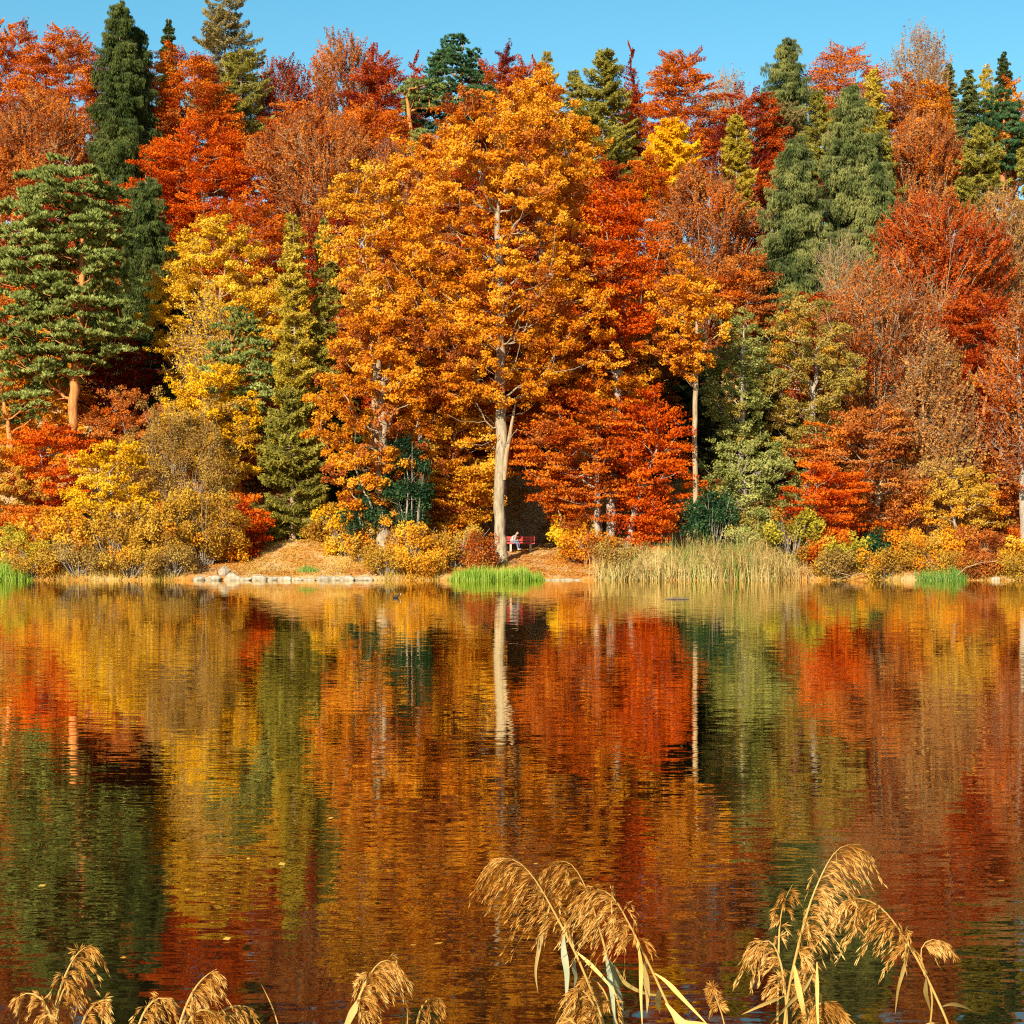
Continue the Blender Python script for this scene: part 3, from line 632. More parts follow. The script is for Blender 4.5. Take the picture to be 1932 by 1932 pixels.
# right side
T('oak', 1392, 585, 54, 860, 131, 'WG', 'pale grey-green willow right of the slender trunk', name='willow_tree', shape='column', tr=.2, lsz=.18)
T('oak', 1520, 565, 92, 870, 133, 'WO', 'brownish-gold oak right of the pale green willow', shape='round', tr=.25, lsz=.18, gap=.12)
T('oak', 1415, 835, 88, 1030, 126, 'WG', 'low olive-green willow above the tan reed bed', name='willow_tree', shape='round', tr=.2, lsz=.18, gap=.1)
T('twig', 1655, 500, 108, 830, 138, 'RU', 'pale fan-branched beech with sparse rust leaves right of the gold oak', shape='fan', tr=.3, bark='pale', bx=1640, nl=49)
T('beech', 1640, 780, 120, 1040, 128, 'RU', 'spreading rust-red beech with pale drooping branches near the right shore', shape='round', tr=.3, bark='pale', nl=95, twr=.03)
T('beech', 1548, 870, 66, 1050, 124, 'RB', 'vivid orange-red beech right of the low olive willow', shape='round')
T('twig', 1765, 630, 62, 1000, 128, 'RT', 'slim birch with two thin pale stems and sparse tan leaves', name='birch_tree', shape='column', tr=.13, bark='pale', bx=1752, nl=64)
T('twig', 1790, 760, 40, 960, 127, 'RT', 'second slim pale birch stem close beside the two-stemmed birch', name='birch_tree', shape='column', tr=.12, bark='pale', bx=1768, nl=49)
T('oak', 1810, 890, 62, 1050, 125, 'GO', 'yellow-gold low tree around the slim birch stems', name='hazel_tree', shape='round', tr=.12, lsz=.17)
T('beech', 1895, 640, 92, 960, 134, 'RD', 'deep red beech with a trunk coloured orange as if sunlit near the right edge', shape='round', tr=.26, bark='pine', bx=1818)  # orange pine bark here puts warm light into the trunk colour
T('beech', 1900, 850, 66, 1040, 129, 'RU', 'rust beech low at the right edge', shape='round')
T('twig', 1935, 560, 60, 900, 126, 'RU', 'rust-leaved beech with a thick pale trunk cut by the right edge', shape='column', tr=.2, bark='grey', bx=1930)
# left side
T('pad', 118, 300, 118, 720, 138, 'PG', 'big green pine with an orange trunk filling the left side', shape='tall', tr=.36, bark='pine', bx=134, lsz=.27, dens=1.4, gap=.32, nl=199, twist=.5, bf=.45)
T('pad', 25, 690, 62, 800, 139, 'PG', 'low green pine cut by the left edge', shape='round', tr=.2, bark='pine', lsz=.25)
T('oak', 90, 720, 100, 900, 142, 'OR', 'orange oak foliage behind the foot of the orange pine trunk', shape='round')
T('beech', 96, 800, 72, 985, 132, 'RB', 'bright red shrub-like tree below the orange pine trunk', shape='round', tr=.14)
T('oak', 8, 850, 62, 1030, 131, 'GO', 'golden tree cut by the left edge below the low pine', name='maple_tree', shape='round')
T('beech', 40, 950, 70, 1060, 126, 'RO', 'red-orange low tree near the left edge above the shore', shape='round', tr=.12)
T('oak', 215, 835, 75, 1060, 125, 'YE', 'vivid yellow maple on the left shore', name='maple_tree', shape='round', tr=.14, lsz=.2)
T('bush', 335, 790, 105, 1070, 127, 'GB', 'large twiggy brown-gold hazel on the left shore', name='hazel_shrub', cat='shrub', stems=9, lsz=.15, nl=76)
T('oak', 400, 690, 78, 950, 131, 'YE', 'bright yellow maple leaning over the brown-gold hazel', name='maple_tree', shape='round', tr=.16, gap=.15)
T('oak', 250, 740, 70, 900, 137, 'RU', 'brownish-red small tree above the vivid yellow maple', shape='round', lsz=.16)
T('beech', 462, 945, 30, 1050, 124, 'RB', 'small bright red-orange tree at the left end of the grassy bank', shape='round', tr=.08)
T('spruce', 503, 950, 34, 1010, 127.5, 'YG', 'tiny yellow-green spruce sapling on top of the grassy bank', tr=.06)

# shore shrubs
S = lambda cx, top, hw, bot, Y, pal, label, **k: tree('bush', cx, top, hw, bot, Y, pal, label, stems=k.pop('stems', 7), **k)
S(45, 1015, 45, 1085, 120.5, 'YG', 'small yellow-green shrub on the shore at the left edge')
S(118, 975, 60, 1085, 121, 'AM', 'amber shrub with bare grey stems on the left shore')
S(215, 985, 62, 1085, 120.6, 'GO', 'gold shrub leaning over the water below the vivid yellow maple')
S(310, 960, 62, 1088, 120.5, 'GO', 'greenish-gold shrub below the twiggy hazel')
S(385, 935, 56, 1080, 121.5, 'GO', 'tall yellow-gold shrub left of the first shore boulders', lsz=.17)
S(430, 1000, 34, 1062, 123, 'AM', 'small amber shrub at the left edge of the grassy bank')
S(650, 965, 46, 1050, 124.5, 'YE', 'yellow shrub at the top right of the grassy bank')
S(610, 1000, 34, 1045, 127, 'GO', 'gold shrub behind the crest of the grassy bank')
S(690, 1000, 34, 1065, 122.5, 'GO', 'gold shrub touching the left side of the ivy-clad trunk')
S(772, 1000, 48, 1085, 120.6, 'AM', 'amber bramble shrub right of the ivy-clad trunk')
S(860, 1000, 62, 1080, 121.2, 'GO', 'brown-gold bramble mass left of the great trunk', lsz=.17)
S(905, 1022, 40, 1080, 120.2, 'RU', 'rusty bramble at the left foot of the great trunk', lsz=.15)
S(1078, 995, 44, 1040, 124.5, 'YE', 'yellow beech sapling shrub right of the bench', lsz=.2)
S(1112, 1015, 40, 1062, 122.5, 'OR', 'orange shrub between the yellow sapling and the reeds')
S(1490, 985, 50, 1075, 121.5, 'YG', 'green-yellow shrub at the right end of the tan reeds', lsz=.2)
S(1425, 990, 62, 1060, 123, 'WG', 'leafy green shrub standing behind the tan reeds', lsz=.18)
S(1560, 1020, 42, 1078, 121.5, 'RO', 'orange shrub right of the green-yellow shrub')
S(1600, 1030, 34, 1080, 120.8, 'YG', 'yellowish low shrub on the right shore')
S(1645, 1020, 30, 1080, 121, 'IV', 'dark green low shrub on the right shore')
S(1695, 1005, 40, 1080, 121.6, 'OR', 'orange low shrub left of the slim birch stems')
S(1730, 1030, 30, 1080, 120.8, 'GO', 'pale gold low shrub at the foot of the birch stems')
S(1800, 1015, 50, 1080, 121.6, 'OR', 'orange-gold shrub right of the birch stems')
S(1868, 1010, 46, 1082, 121, 'RU', 'rusty orange shrub above the leaning dead branch')
S(1920, 1030, 36, 1084, 120.4, 'AM', 'amber shrub in the lower right corner of the shore')
print('LEAVES', sum(t[1] for t in TREES), 'TREES', len(TREES))
# ------------------------------------------------------------------ shore details
oak = [o for o in scene.objects if o.get('label', '').startswith('great orange oak')][0]
_m = MB(); ob = np.array(oak.location)
_p = np.array([P(950, 905, 122.75), P(955, 860, 122.6), P(962, 820, 122.5), P(968, 785, 122.4), P(974, 752, 122.4)]) - ob
_m.tube(_p, [.19, .16, .13, .10, .02], 8, wob=.12, seed=4); d = _m.build('dead_limb', BK['pale'], oak); d['label'] = 'pale broken dead limb'

def blades(name, label, cat, x0, x1, y0, y1, n, hfun, width, pal, lean=.15, seed=0, seg=3, plume=0, zoff=-.1, kind='stuff', group=None, curl=.25, xf=None):
    rs = np.random.RandomState(seed); x = rs.uniform(x0, x1, n); e_ = np.clip(np.minimum(x - x0, x1 - x) / ((x1 - x0) * .18), .12, 1); x = np.where(rs.rand(n) < e_, x, (x0 + x1) / 2 + (x - (x0 + x1) / 2) * .6) + rs.normal(0, .12, n); y = rs.uniform(y0, y1, n)
    h = hfun(x, y) * (1 + .22 * snoise(x * 1.7, y * .5, seed) + .15 * snoise(x * 6, y, seed + 2)) * (rs.uniform(.35, 1.0, n) ** .8 + .35 * (rs.rand(n) < .06)); z = np.maximum(ground(x, y), zoff)
    az = rs.uniform(0, 2 * PI, n); tl = np.abs(rs.normal(0, lean, n)); bend = rs.normal(0, curl, n)
    d = np.stack([np.cos(az) * np.sin(tl), np.sin(az) * np.sin(tl), np.cos(tl)], 1); sd = np.stack([np.cos(az), np.sin(az), 0 * az], 1)
    fa = rs.uniform(0, PI, n); w = np.stack([np.cos(fa), np.sin(fa) * .5, 0 * fa], 1) * width * rs.uniform(.6, 1.3, (n, 1))
    if xf: w = w * xf
    M = MB(); base = np.stack([x, y, z], 1); v = rs.uniform(0, 1, n)
    rows = []
    for k in range(seg + 1):
        t = k / seg; c = base + d * (h * t)[:, None] + sd * (bend * h * t * t)[:, None] - np.array([0, 0, 1]) * (np.abs(bend) * h * t ** 3 * .5)[:, None]
        ww = w * (1 - t ** 2 * .92); rows.append(c - ww); rows.append(c + ww)
    q = np.stack(rows, 1); K = 2 * (seg + 1)
    f = np.concatenate([np.array([[2 * k, 2 * k + 1, 2 * k + 3, 2 * k + 2]]) for k in range(seg)])
    f = (f[None] + (np.arange(n) * K)[:, None, None]).reshape(-1, 4)
    M.add(q.reshape(-1, 3), f, np.repeat(v, seg))
    if plume:
        pi = rs.choice(n, int(n * plume), replace=False); c = q[pi, -1]; mm = 9
        c = np.repeat(c, mm, 0) - d[np.repeat(pi, mm)] * rs.uniform(0, .3, (len(pi) * mm, 1)) + rs.normal(0, .035, (len(pi) * mm, 3))
        ax = unit(rdir(rs, len(c)) * .5 + [.3, 0, .5]); M.leaves(c, ax * .09, unit(np.cross(ax, rdir(rs, len(c)))) * .022, rs.uniform(.1, .5, len(c)))
    return tag(M.build(name, LM(pal)), label, cat, group, kind)

PAL['TAN'] = ((.26, .16, .04), (.62, .40, .12), (.82, .60, .24))
PAL['GRN'] = ((.14, .24, .02), (.28, .42, .04), (.52, .58, .10))
PAL['GRD'] = ((.08, .18, .02), (.18, .32, .05), (.36, .45, .10))
PAL['LIT'] = ((.40, .12, .015), (.72, .30, .03), (.84, .48, .08))
PAL['MIX'] = ((.30, .20, .03), (.58, .36, .05), (.74, .56, .14))
def X(px, Y=118.5): return px2x(px, Y)
def hh(*kv):
    kx = [X(a) for a, b in kv]; ky = [b for a, b in kv]
    return lambda x, y: np.interp(x, kx, ky)
blades('reed_bed', 'tall tan reeds standing along the right half of the far shore', 'reeds', X(1108), X(1535), 117.4, 121.2, 5200,
       hh((1105, .9), (1150, 1.5), (1230, 1.7), (1300, 2.2), (1420, 2.3), (1480, 1.7), (1535, .6)), .018, 'TAN', .20, 1, plume=.10, curl=.22)
blades('green_reed_blades', 'greenish reed leaves growing among the tan reeds', 'reeds', X(1120), X(1500), 117.6, 121.4, 1700, hh((1105, .7), (1200, 1.5), (1300, 1.9), (1420, 2.0), (1535, .8)), .022, 'GRD', .22, 8)
blades('green_reeds', 'bright green sedge clump in the water before the great oak', 'sedge', X(846), X(1028), 116.9, 118.3, 3600,
       hh((846, .55), (870, .95), (940, 1.05), (1000, .9), (1028, .5)), .017, 'GRN', .10, 2, curl=.12)
blades('green_sedge', 'green leaning sedge on the right shore by the birch stems', 'sedge', X(1722), X(1826), 117.2, 118.6, 1100, hh((1722, .7), (1780, .9), (1826, .6)), .018, 'GRD', .3, 3)
blades('green_grass', 'yellow-green grass at the left end of the far shore', 'grass', X(-20), X(66), 117.3, 118.9, 1300, hh((-20, 1.2), (30, 1.2), (66, .5)), .018, 'GRN', .22, 4)
blades('grass_tuft', 'small green grass tuft on the grassy bank', 'grass', X(556), X(598), 119.2, 120.2, 500, hh((556, .2), (575, .45), (598, .2)), .012, 'GRD', .35, 5)
for k, (a, b, h, nn) in enumerate([(60, 370, .6, 1500), (700, 846, .5, 800), (1535, 1722, .4, 700), (1826, 1960, .5, 500)]):
    blades('shore_grass', ['dry gold grass along the left shore under the shrubs', 'dry gold grass between the boulders and the green sedge', 'sparse dry grass right of the tan reeds', 'dry grass at the right end of the shore'][k],
           'grass', X(a), X(b), 117.6, 119.9, nn, lambda x, y, h=h: h * (1 + .5 * snoise(x, y, 2)), .016, 'MIX', .3, 20 + k)
blades('bank_grass', 'short dry grass over the open bank', 'grass', X(400), X(705), 118.0, 128, 7000, lambda x, y: .16 + 0 * x, .014, 'MIX', .5, 31)
blades('far_grass', 'thin dry grass before the red bench', 'grass', X(1028), X(1110), 118.8, 124, 900, lambda x, y: .16 + 0 * x, .014, 'LIT', .5, 32)

# fallen leaves and low undergrowth, uncountable
rs = np.random.RandomState(77)
M = MB(); n_ = 42000; x = rs.uniform(-40, 40, n_); y = 118.6 + rs.uniform(0, 1, n_) ** 1.3 * 26; z = ground(x, y) + .03
nrm = unit(rdir(rs, n_) * .5 + [0, 0, 1.]); u = unit(np.cross(nrm, rdir(rs, n_))); w = np.cross(nrm, u); ln = rs.uniform(.04, .10, (n_, 1))
M.leaves(np.stack([x, y, z + rs.uniform(0, .05, n_)], 1), u * ln, w * ln * .7, rs.uniform(0, 1, n_))
tag(M.build('fallen_leaves', LM('LIT')), 'orange and gold fallen leaves scattered over the banks', 'leaves', kind='stuff')
M = MB(); nc = 2600; x = rs.uniform(-60, 60, nc); y = rs.uniform(130, 186, nc); kk = (np.abs(x - BX) > 4.2) | (y > 143); x = x[kk]; y = y[kk]; nc = len(x)
c = np.stack([x, y, ground(x, y) + .5], 1); cc = np.repeat(c, 46, 0); n_ = len(cc)
off = rdir(rs, n_) * rs.uniform(0, 1, (n_, 1)) ** .5 * [1.1, 1.0, .8]; nrm = unit(rdir(rs, n_) + [0, 0, .4]); u = unit(np.cross(nrm, rdir(rs, n_))); w = np.cross(nrm, u); ln = rs.uniform(.08, .16, (n_, 1))
M.leaves(cc + off, u * ln, w * ln * .7, np.clip(np.repeat(rs.uniform(0, 1, nc), 46) * .7 + rs.uniform(0, .3, n_), 0, 1))
PAL['UND'] = ((.05, .045, .012), (.16, .07, .015), (.34, .14, .02))
tag(M.build('undergrowth', LM('UND')), 'dark red-brown undergrowth covering the slope beneath the trees', 'undergrowth', kind='stuff')

# boulders
rockm = simple('stone_pale', (.60, .48, .32), .9, .2, (.26, .20, .12), 4)
def rock(cx, cyb, w, h, Y, label, seed, name='boulder', group='pale boulders along the grassy bank'):
    rs = np.random.RandomState(seed); import bmesh
    bm = bmesh.new(); bmesh.ops.create_icosphere(bm, subdivisions=3, radius=1)
    W = w / F * Y / 2; Hh = h / F * Y
    pl = [Vector(rdir(rs, 1)[0]) for _ in range(9)]
    for v in bm.verts:
        c = v.co.copy()
        for p_ in pl:
            dd = c.dot(p_); lim = .78
            if dd > lim: c -= p_ * (dd - lim) * .9
        nz = .05 * math.sin(c.x * 5 + seed) + .05 * math.sin(c.z * 7 + c.y * 4)
        v.co = Vector((c.x * W * 1.12, c.y * W * .8, c.z * Hh * .75)) * (1 + nz)
    me = bpy.data.meshes.new(name); bm.to_mesh(me); bm.free(); me.materials.append(rockm)
    o = bpy.data.objects.new(name, me); COL.objects.link(o)
    b = P(cx, cyb, Y); o.location = (b[0], Y, (b[2] if Y > 118.4 else -.02) + Hh * (.22 if Hh > .22 else .1)); o.rotation_euler = (0, 0, rs.uniform(-.4, .4))
    return tag(o, label, name, group)
RK = [(155, 75, 50, 'small boulder at the left end of the bank row'), (270, 110, 55, 'low wide boulder, second from the left end of the bank row'), (410, 105, 66, 'largest rounded boulder of the bank row, speckled grey'),
      (505, 80, 42, 'low boulder just right of the largest one'), (600, 95, 52, 'pale boulder with a sloping left shoulder, fifth on the waterline'), (705, 86, 50, 'domed boulder between the sloping pale one and the grass tuft'),
      (800, 90, 45, 'flat boulder just left of the grass tuft'), (885, 70, 30, 'low slab right below the grass tuft'), (968, 90, 28, 'thin slab right of the grass tuft'),
      (1075, 98, 42, 'long low boulder in the right half of the bank row'), (1168, 80, 50, 'upright boulder third from the right end of the bank row'), (1260, 112, 50, 'pale broad boulder second from the right end of the bank row'),
      (1385, 116, 36, 'flat boulder at the right end of the bank row')]
for k, (a, w_, h_, lb) in enumerate(RK): rock(334.8 + a * .2548, 1090, w_ * .2548 * 1.22, h_ * .2548 * (.72 + .25 * ((k * 7) % 5) / 4), 117.75 + .25 * ((k * 3) % 4) / 3, lb, 50 + k)
rock(334.8 + 345 * .2548, 1083, 20, 16, 118.6, 'boulder resting behind and above the bank row near its left end', 71)
for k, (a, w_, h_, lb) in enumerate([(1034, 15, 4, 'small dark-edged stone right beside the green sedge'), (1048, 24, 5, 'pale stone left of the waterside ledge'), (1066, 30, 6, 'widest pale ledge stone below the bench'), (1086, 22, 4, 'pale ledge stone below the bench, nearest the tan reeds')]):
    rock(a, 1090, w_, h_, 118.0, lb, 90 + k, 'stone', 'stones at the water below the bench')
rock(1878, 1091, 20, 8, 117.9, 'lone pale stone near the right end of the shore', 99, 'stone', None)

# dead branches at the shore, wooden post
def branch(pts, r0, label, bark='pale', twigs=0, seed=0, name='fallen_branch'):
    pts = np.array([P(*p) for p in pts]); o = pts[0].copy(); M = MB(); rs = np.random.RandomState(seed)
    rr = np.linspace(r0, r0 * .3, len(pts)); M.tube(pts - o, rr, 7, wob=.08)
    for k in range(twigs):
        i = rs.randint(1, len(pts)); a = pts[i] - o; b = a + np.array([rs.uniform(-.6, .6), rs.uniform(-.3, .2), rs.uniform(.1, .6)]); M.frusta([a], [b], r0 * .4, r0 * .12, 5)
    e = M.build(name, BK[bark]); e.location = o; return tag(e, label, 'branch')
branch([(1931, 1056, 118.8), (1890, 1058, 118.2), (1850, 1062, 117.8), (1822, 1071, 117.5), (1806, 1086, 117.3)], .06, 'long pale dead branch leaning over the water at the right end', twigs=3, seed=1)
branch([(1556, 1072, 118.4), (1580, 1080, 117.7), (1604, 1086, 117.4), (1580, 1092, 117)], .05, 'pale fallen branch dipping into the water right of the tan reeds', twigs=2, seed=2)
branch([(1640, 1084, 118.4), (1620, 1083, 117.9), (1592, 1090, 117.2)], .04, 'thin dead branch on the shore below the dark green shrub', twigs=2, seed=3)
M = MB(); M.box(-.07, .07, -.07, .07, -.3, 1.35); M.box(-.045, .045, -.045, .045, 1.35, 1.40)
o = M.build('wooden_post', simple('post_wood', (.62, .42, .2), .9, .2), bevel=.015); x_ = px2x(926, 121.6); o.location = (x_, 121.6, G(x_, 121.6)); o.rotation_euler = (0, R(2), 0); tag(o, 'short weathered wooden post left of the great oak trunk', 'post')

# bench
YB = 127.6; bx0 = px2x(979, YB); gz = G(bx0, YB) ; gz = px2z(1037.5, YB)
redp = simple('red_paint', (.72, .07, .035), .5, .4, (.55, .05, .03), 6); conc = simple('bench_concrete', (.62, .52, .38), .9, .2)
bench = empty('park_bench', (bx0, YB, gz), 'red wooden park bench with pale concrete legs right of the great oak trunk', 'bench')
HW = 1.07
for k, (y0, y1, z0, z1) in enumerate([(.17, .21, .76, .90), (.16, .20, .59, .71)]):
    M = MB(); M.box(-HW, HW, y0, y1, z0, z1); M.build('back_board', redp, bench, bevel=.008)
for k in range(3):
    M = MB(); M.box(-HW, HW, -.30 + k * .15, -.17 + k * .15, .405, .445); M.build('seat_board', redp, bench, bevel=.008)
for sx in (-.55, .78):
    M = MB(); M.box(sx - .07, sx + .07, -.26, .12, -.15, .403); M.build('leg', conc, bench, bevel=.012)
    M = MB(); M.box(sx - .035, sx + .035, .212, .25, .30, .88); M.build('back_support', conc, bench, bevel=.006)
M = MB(); M.box(-HW, HW, .17, .20, .46, .53); M.build('back_board', redp, bench, bevel=.006)

# person on the bench
def skin(name, pts, edges, rad, mat, parent, sub=1, root=0):
    me = bpy.data.meshes.new(name); me.from_pydata([tuple(p) for p in pts], edges, []); me.materials.append(mat)
    o = bpy.data.objects.new(name, me); COL.objects.link(o); o.parent = parent
    s = o.modifiers.new('s', 'SKIN'); s.use_smooth_shade = True
    for i, v in enumerate(me.skin_vertices[0].data):
        r = rad[i]; v.radius = r if isinstance(r, tuple) else (r, r); v.use_root = (i == root)
    q = o.modifiers.new('u', 'SUBSURF'); q.levels = sub; q.render_levels = sub
    return o
px_ = px2x(966.5, YB); per = empty('person', (px_, YB - .06, gz), 'person in a grey hooded top and blue jeans hunched forward on the red bench', 'person')
per.rotation_euler = (0, 0, R(-32))
fab = simple('grey_fleece', (.52, .52, .48), .95, .1); jean = simple('blue_denim', (.20, .24, .32), .9, .1); skn = simple('skin_tone', (.62, .36, .24), .6, .3); hair = simple('dark_hair', (.05, .03, .02), .7, .3); shoe = simple('white_shoe', (.75, .74, .72), .6, .3)
# facing +x locally
skin('body', [(0, 0, .50), (.06, 0, .66), (.20, 0, .90), (.29, 0, 1.0), (.36, 0, 1.07), (.43, 0, 1.13), (.46, 0, 1.20), (.30, .17, .68), (.42, .08, .62), (.30, -.17, .68), (.42, -.08, .62), (.44, .10, .47), (.47, .10, .10), (.44, -.10, .47), (.52, -.10, .10)],
     [(0, 1), (1, 2), (2, 3), (3, 4), (4, 5), (5, 6), (2, 7), (7, 8), (2, 9), (9, 10), (0, 11), (11, 12), (0, 13), (13, 14)],
     [.12, .12, .13, .06, .07, .105, .085, .035, .03, .035, .03, .06, .04, .06, .04], skn, per, 2)
skin('hooded_top', [(-.03, 0, .47), (.03, 0, .66), (.17, 0, .88), (.27, 0, .98), (.17, .21, .88), (.20, .27, .68), (.38, .12, .64), (.17, -.21, .88), (.20, -.27, .68), (.38, -.12, .64)],
     [(0, 1), (1, 2), (2, 3), (2, 4), (4, 5), (5, 6), (2, 7), (7, 8), (8, 9)], [(.17, .15), (.17, .15), (.18, .14), .09, .08, .065, .045, .08, .065, .045], fab, per, 2)
skin('jeans', [(0, 0, .50), (.08, .10, .52), (.45, .11, .50), (.46, .11, .30), (.47, .11, .10), (.08, -.10, .52), (.45, -.11, .50), (.49, -.11, .30), (.53, -.11, .10)],
     [(0, 1), (1, 2), (2, 3), (3, 4), (0, 5), (5, 6), (6, 7), (7, 8)], [.13, .105, .08, .065, .055, .105, .08, .065, .055], jean, per, 2)
skin('hair', [(.40, 0, 1.16), (.46, 0, 1.25), (.38, 0, 1.24)], [(0, 1), (1, 2)], [.10, .085, .07], hair, per, 2)
for yy, xx in ((.11, .46), (-.11, .52)): skin('shoe', [(xx - .03, yy, .06), (xx + .08, yy, .05), (xx + .19, yy, .035)], [(0, 1), (1, 2)], [.055, .05, .038], shoe, per, 2)

# coot and drifting log
Yd = 87.9; xd = px2x(747, Yd)
ck = empty('water_bird', (xd, Yd, 0), 'small dark coot swimming before the left end of the sedge', 'bird')
dk = simple('dark_feather', (.05, .035, .03), .6, .3); wt = simple('white_bill', (.85, .82, .78), .5, .3)
skin('body', [(-.17, 0, .07), (-.08, 0, .05), (.05, 0, .05), (.12, 0, .10), (.14, 0, .17), (.17, 0, .20)], [(0, 1), (1, 2), (2, 3), (3, 4), (4, 5)], [.02, .075, .08, .04, .032, .035], dk, ck, 2)
skin('bill', [(.19, 0, .20), (.215, 0, .17), (.22, 0, .12)], [(0, 1), (1, 2)], [.02, .016, .008], wt, ck, 1)
Yl = 85.9; M = MB(); lx = px2x(1278, Yl); t_ = np.linspace(-1, 1, 9)
M.tube(np.stack([t_ * .55, .02 * np.sin(t_ * 4), .012 + .03 * (1 - t_ ** 2)], 1), .015 + .04 * (1 - t_ ** 2), 8, wob=.1)
o = M.build('driftwood', BK['dark']); o.location = (lx, Yl, 0); tag(o, 'dark waterlogged stick floating before the tan reeds', 'driftwood')

# ------------------------------------------------------------------ foreground reeds
PAL['ST'] = ((.50, .28, .06), (.72, .43, .11), (.82, .54, .18))
PAL['PN'] = ((.30, .11, .015), (.66, .31, .055), (.90, .56, .17))
PAL['LV'] = ((.60, .36, .08), (.80, .52, .14), (.88, .62, .22))
PAL['LG2'] = ((.30, .30, .14), (.42, .42, .22), (.55, .52, .30))
for k in ('ST', 'PN', 'LV', 'LG2'): _lm[k] = leafmat('reed_' + k, *PAL[k], trans=.3, nscale=6)
def spline(pts, n):
    pts = np.asarray(pts, float); d = np.r_[0, np.cumsum(np.linalg.norm(np.diff(pts, axis=0), axis=1))]
    t = np.linspace(0, d[-1], n); q = np.stack([np.interp(t, d, pts[:, k]) for k in range(pts.shape[1])], 1)
    for _ in range(3): q[1:-1] = (q[:-2] + 2 * q[1:-1] + q[2:]) / 4
    return q
A2 = lambda a: [(886.3 + x * .2548, 1555.9 + y * .2548) for x, y in a]
A3 = lambda a: [(1329.3 + x * .3119, 1555.9 + y * .3119) for x, y in a]
A1 = lambda a: [(x * .4587, 1723.2 + y * .4587) for x, y in a]
def leafblade(rs, pts, Y, w, org, dy=.12, mid=.35):
    n = 22; q = spline([P(a, b, Y) for a, b in pts], n); t = np.linspace(0, 1, n); q[:, 1] += dy * t * rs.choice([-1, 1])
    d = np.gradient(q, axis=0); d = unit(d); s = unit(np.cross(d, [0, 1., 0.])); up = np.cross(s, d)
    ww = (w / F * Y / 2) * np.clip(np.minimum((t + .04) / mid, 1) ** .7 * np.clip((1 - t) / (1 - mid), 0, 1) ** .75, .02, 1)
    tw = rs.uniform(-.5, .5) + rs.uniform(-.6, .6) * t
    sd = s * np.cos(tw)[:, None] + up * np.sin(tw)[:, None]
    q = q - org; L = q - sd * ww[:, None]; Rr = q + sd * ww[:, None]; mdl = q + np.cross(sd, d) * (ww * .22)[:, None]
    V = np.stack([L, mdl, Rr], 1).reshape(-1, 3); f = []
    for i in range(n - 1): f += [(3 * i, 3 * i + 1, 3 * i + 4, 3 * i + 3), (3 * i + 1, 3 * i + 2, 3 * i + 5, 3 * i + 4)]
    M = MB(); M.add(V, f, rs.uniform(.3, .8), smooth=True); return M
def reed(pts, Y, label, fp=.4, side=-1, leaves=(), Lmax=.11, nb=70, seed=0, sr=.0026, both=.15, ns=24, start=.0, spk=1.0, fan=1.0):
    """pts run from the tip of the plume down the stem"""
    rs = np.random.RandomState(seed + 300)
    w3 = [P(a, b, Y) for a, b in pts]; tip2 = np.array(w3[-1]); dirn = unit(np.array(w3[-1]) - np.array(w3[-2]))
    root = np.array([tip2[0] + dirn[0] * .45, Y + .05, -.35]); w3 += [tip2 + (root - tip2) * .35 + dirn * [.15, 0, 0], root]
    q = spline(w3, 120); org = root.copy(); org[2] = 0; q0 = q - org
    e = empty('reed', org, label, 'reed', 'dry reeds in the foreground')
    seglen = np.r_[0, np.cumsum(np.linalg.norm(np.diff(q, axis=0), axis=1))]
    tl = sum(np.linalg.norm(P(*pts[i], Y) - P(*pts[i + 1], Y)) for i in range(len(pts) - 1))
    M = MB(); rad = sr * np.clip(.18 + seglen / (tl * .5), 0, 1.15); M.tube(q0, rad, 7); M.build('stem', LM('ST'), e)
    if fp > 0:
        M = MB(); pl = tl * fp
        for b in range(int(nb * .72)):
            b_ = (b // 4) * 4 + rs.rand() * 1.6; s = start * pl + (pl * (1 - start)) * b_ / int(nb * .72); i = min(int(np.searchsorted(seglen, s)), 118); p = q0[i]; td = unit(q0[max(i - 2, 0)] - q0[min(i + 2, 119)])
            u_ = s / pl; L = Lmax * (.30 + .9 * math.sin(PI * min(.15 + u_ * .68, 1))) * rs.uniform(.35, 1.05)
            sg = side if rs.rand() > both else -side * .8
            lat = np.array([sg, 0, 0.]); d0 = unit(td * rs.uniform(.5, 1.0) + lat * .6 * rs.uniform(.3, 1) * fan + rs.normal(0, .30, 3) * [1, 1.2, .8])
            g = np.array([sg * .1, 0, -1.]); uu = np.linspace(0, 1, 7)
            cur = p + L * (d0 * uu[:, None] * .75 + g * (uu[:, None] ** 2) * rs.uniform(.65, 1.15))
            M.frusta(cur[:-1], cur[1:], .0005, .0004, 3, att=np.full(6, .25))
            k = int(ns * 1.1 * rs.uniform(.7, 1.2)); ut = rs.uniform(.22, 1, k); c = np.stack([np.interp(ut, uu, cur[:, a]) for a in range(3)], 1)
            tg = unit(d0 * .75 + g * 2 * ut[:, None] * .7); ax = unit(tg + rs.normal(0, .17, (k, 3)) + [0, 0, -.2])
            ln = rs.uniform(.006, .0115, (k, 1)) * spk; W = unit(np.cross(ax, rdir(rs, k))) * ln * rs.uniform(.09, .16, (k, 1))
            M.leaves(c + rs.normal(0, .0016, (k, 3)) + ax * ln, ax * ln, W, np.clip(.22 + .5 * ut + rs.normal(0, .16, k), 0, 1))
        M.build('plume', LM('PN'), e)
    for lf in leaves:
        lp, w = lf[0], lf[1]; mt = lf[2] if len(lf) > 2 else 'LV'
        leafblade(rs, lp, Y, w, org).build('leaf', LM(mt), e)
    return e
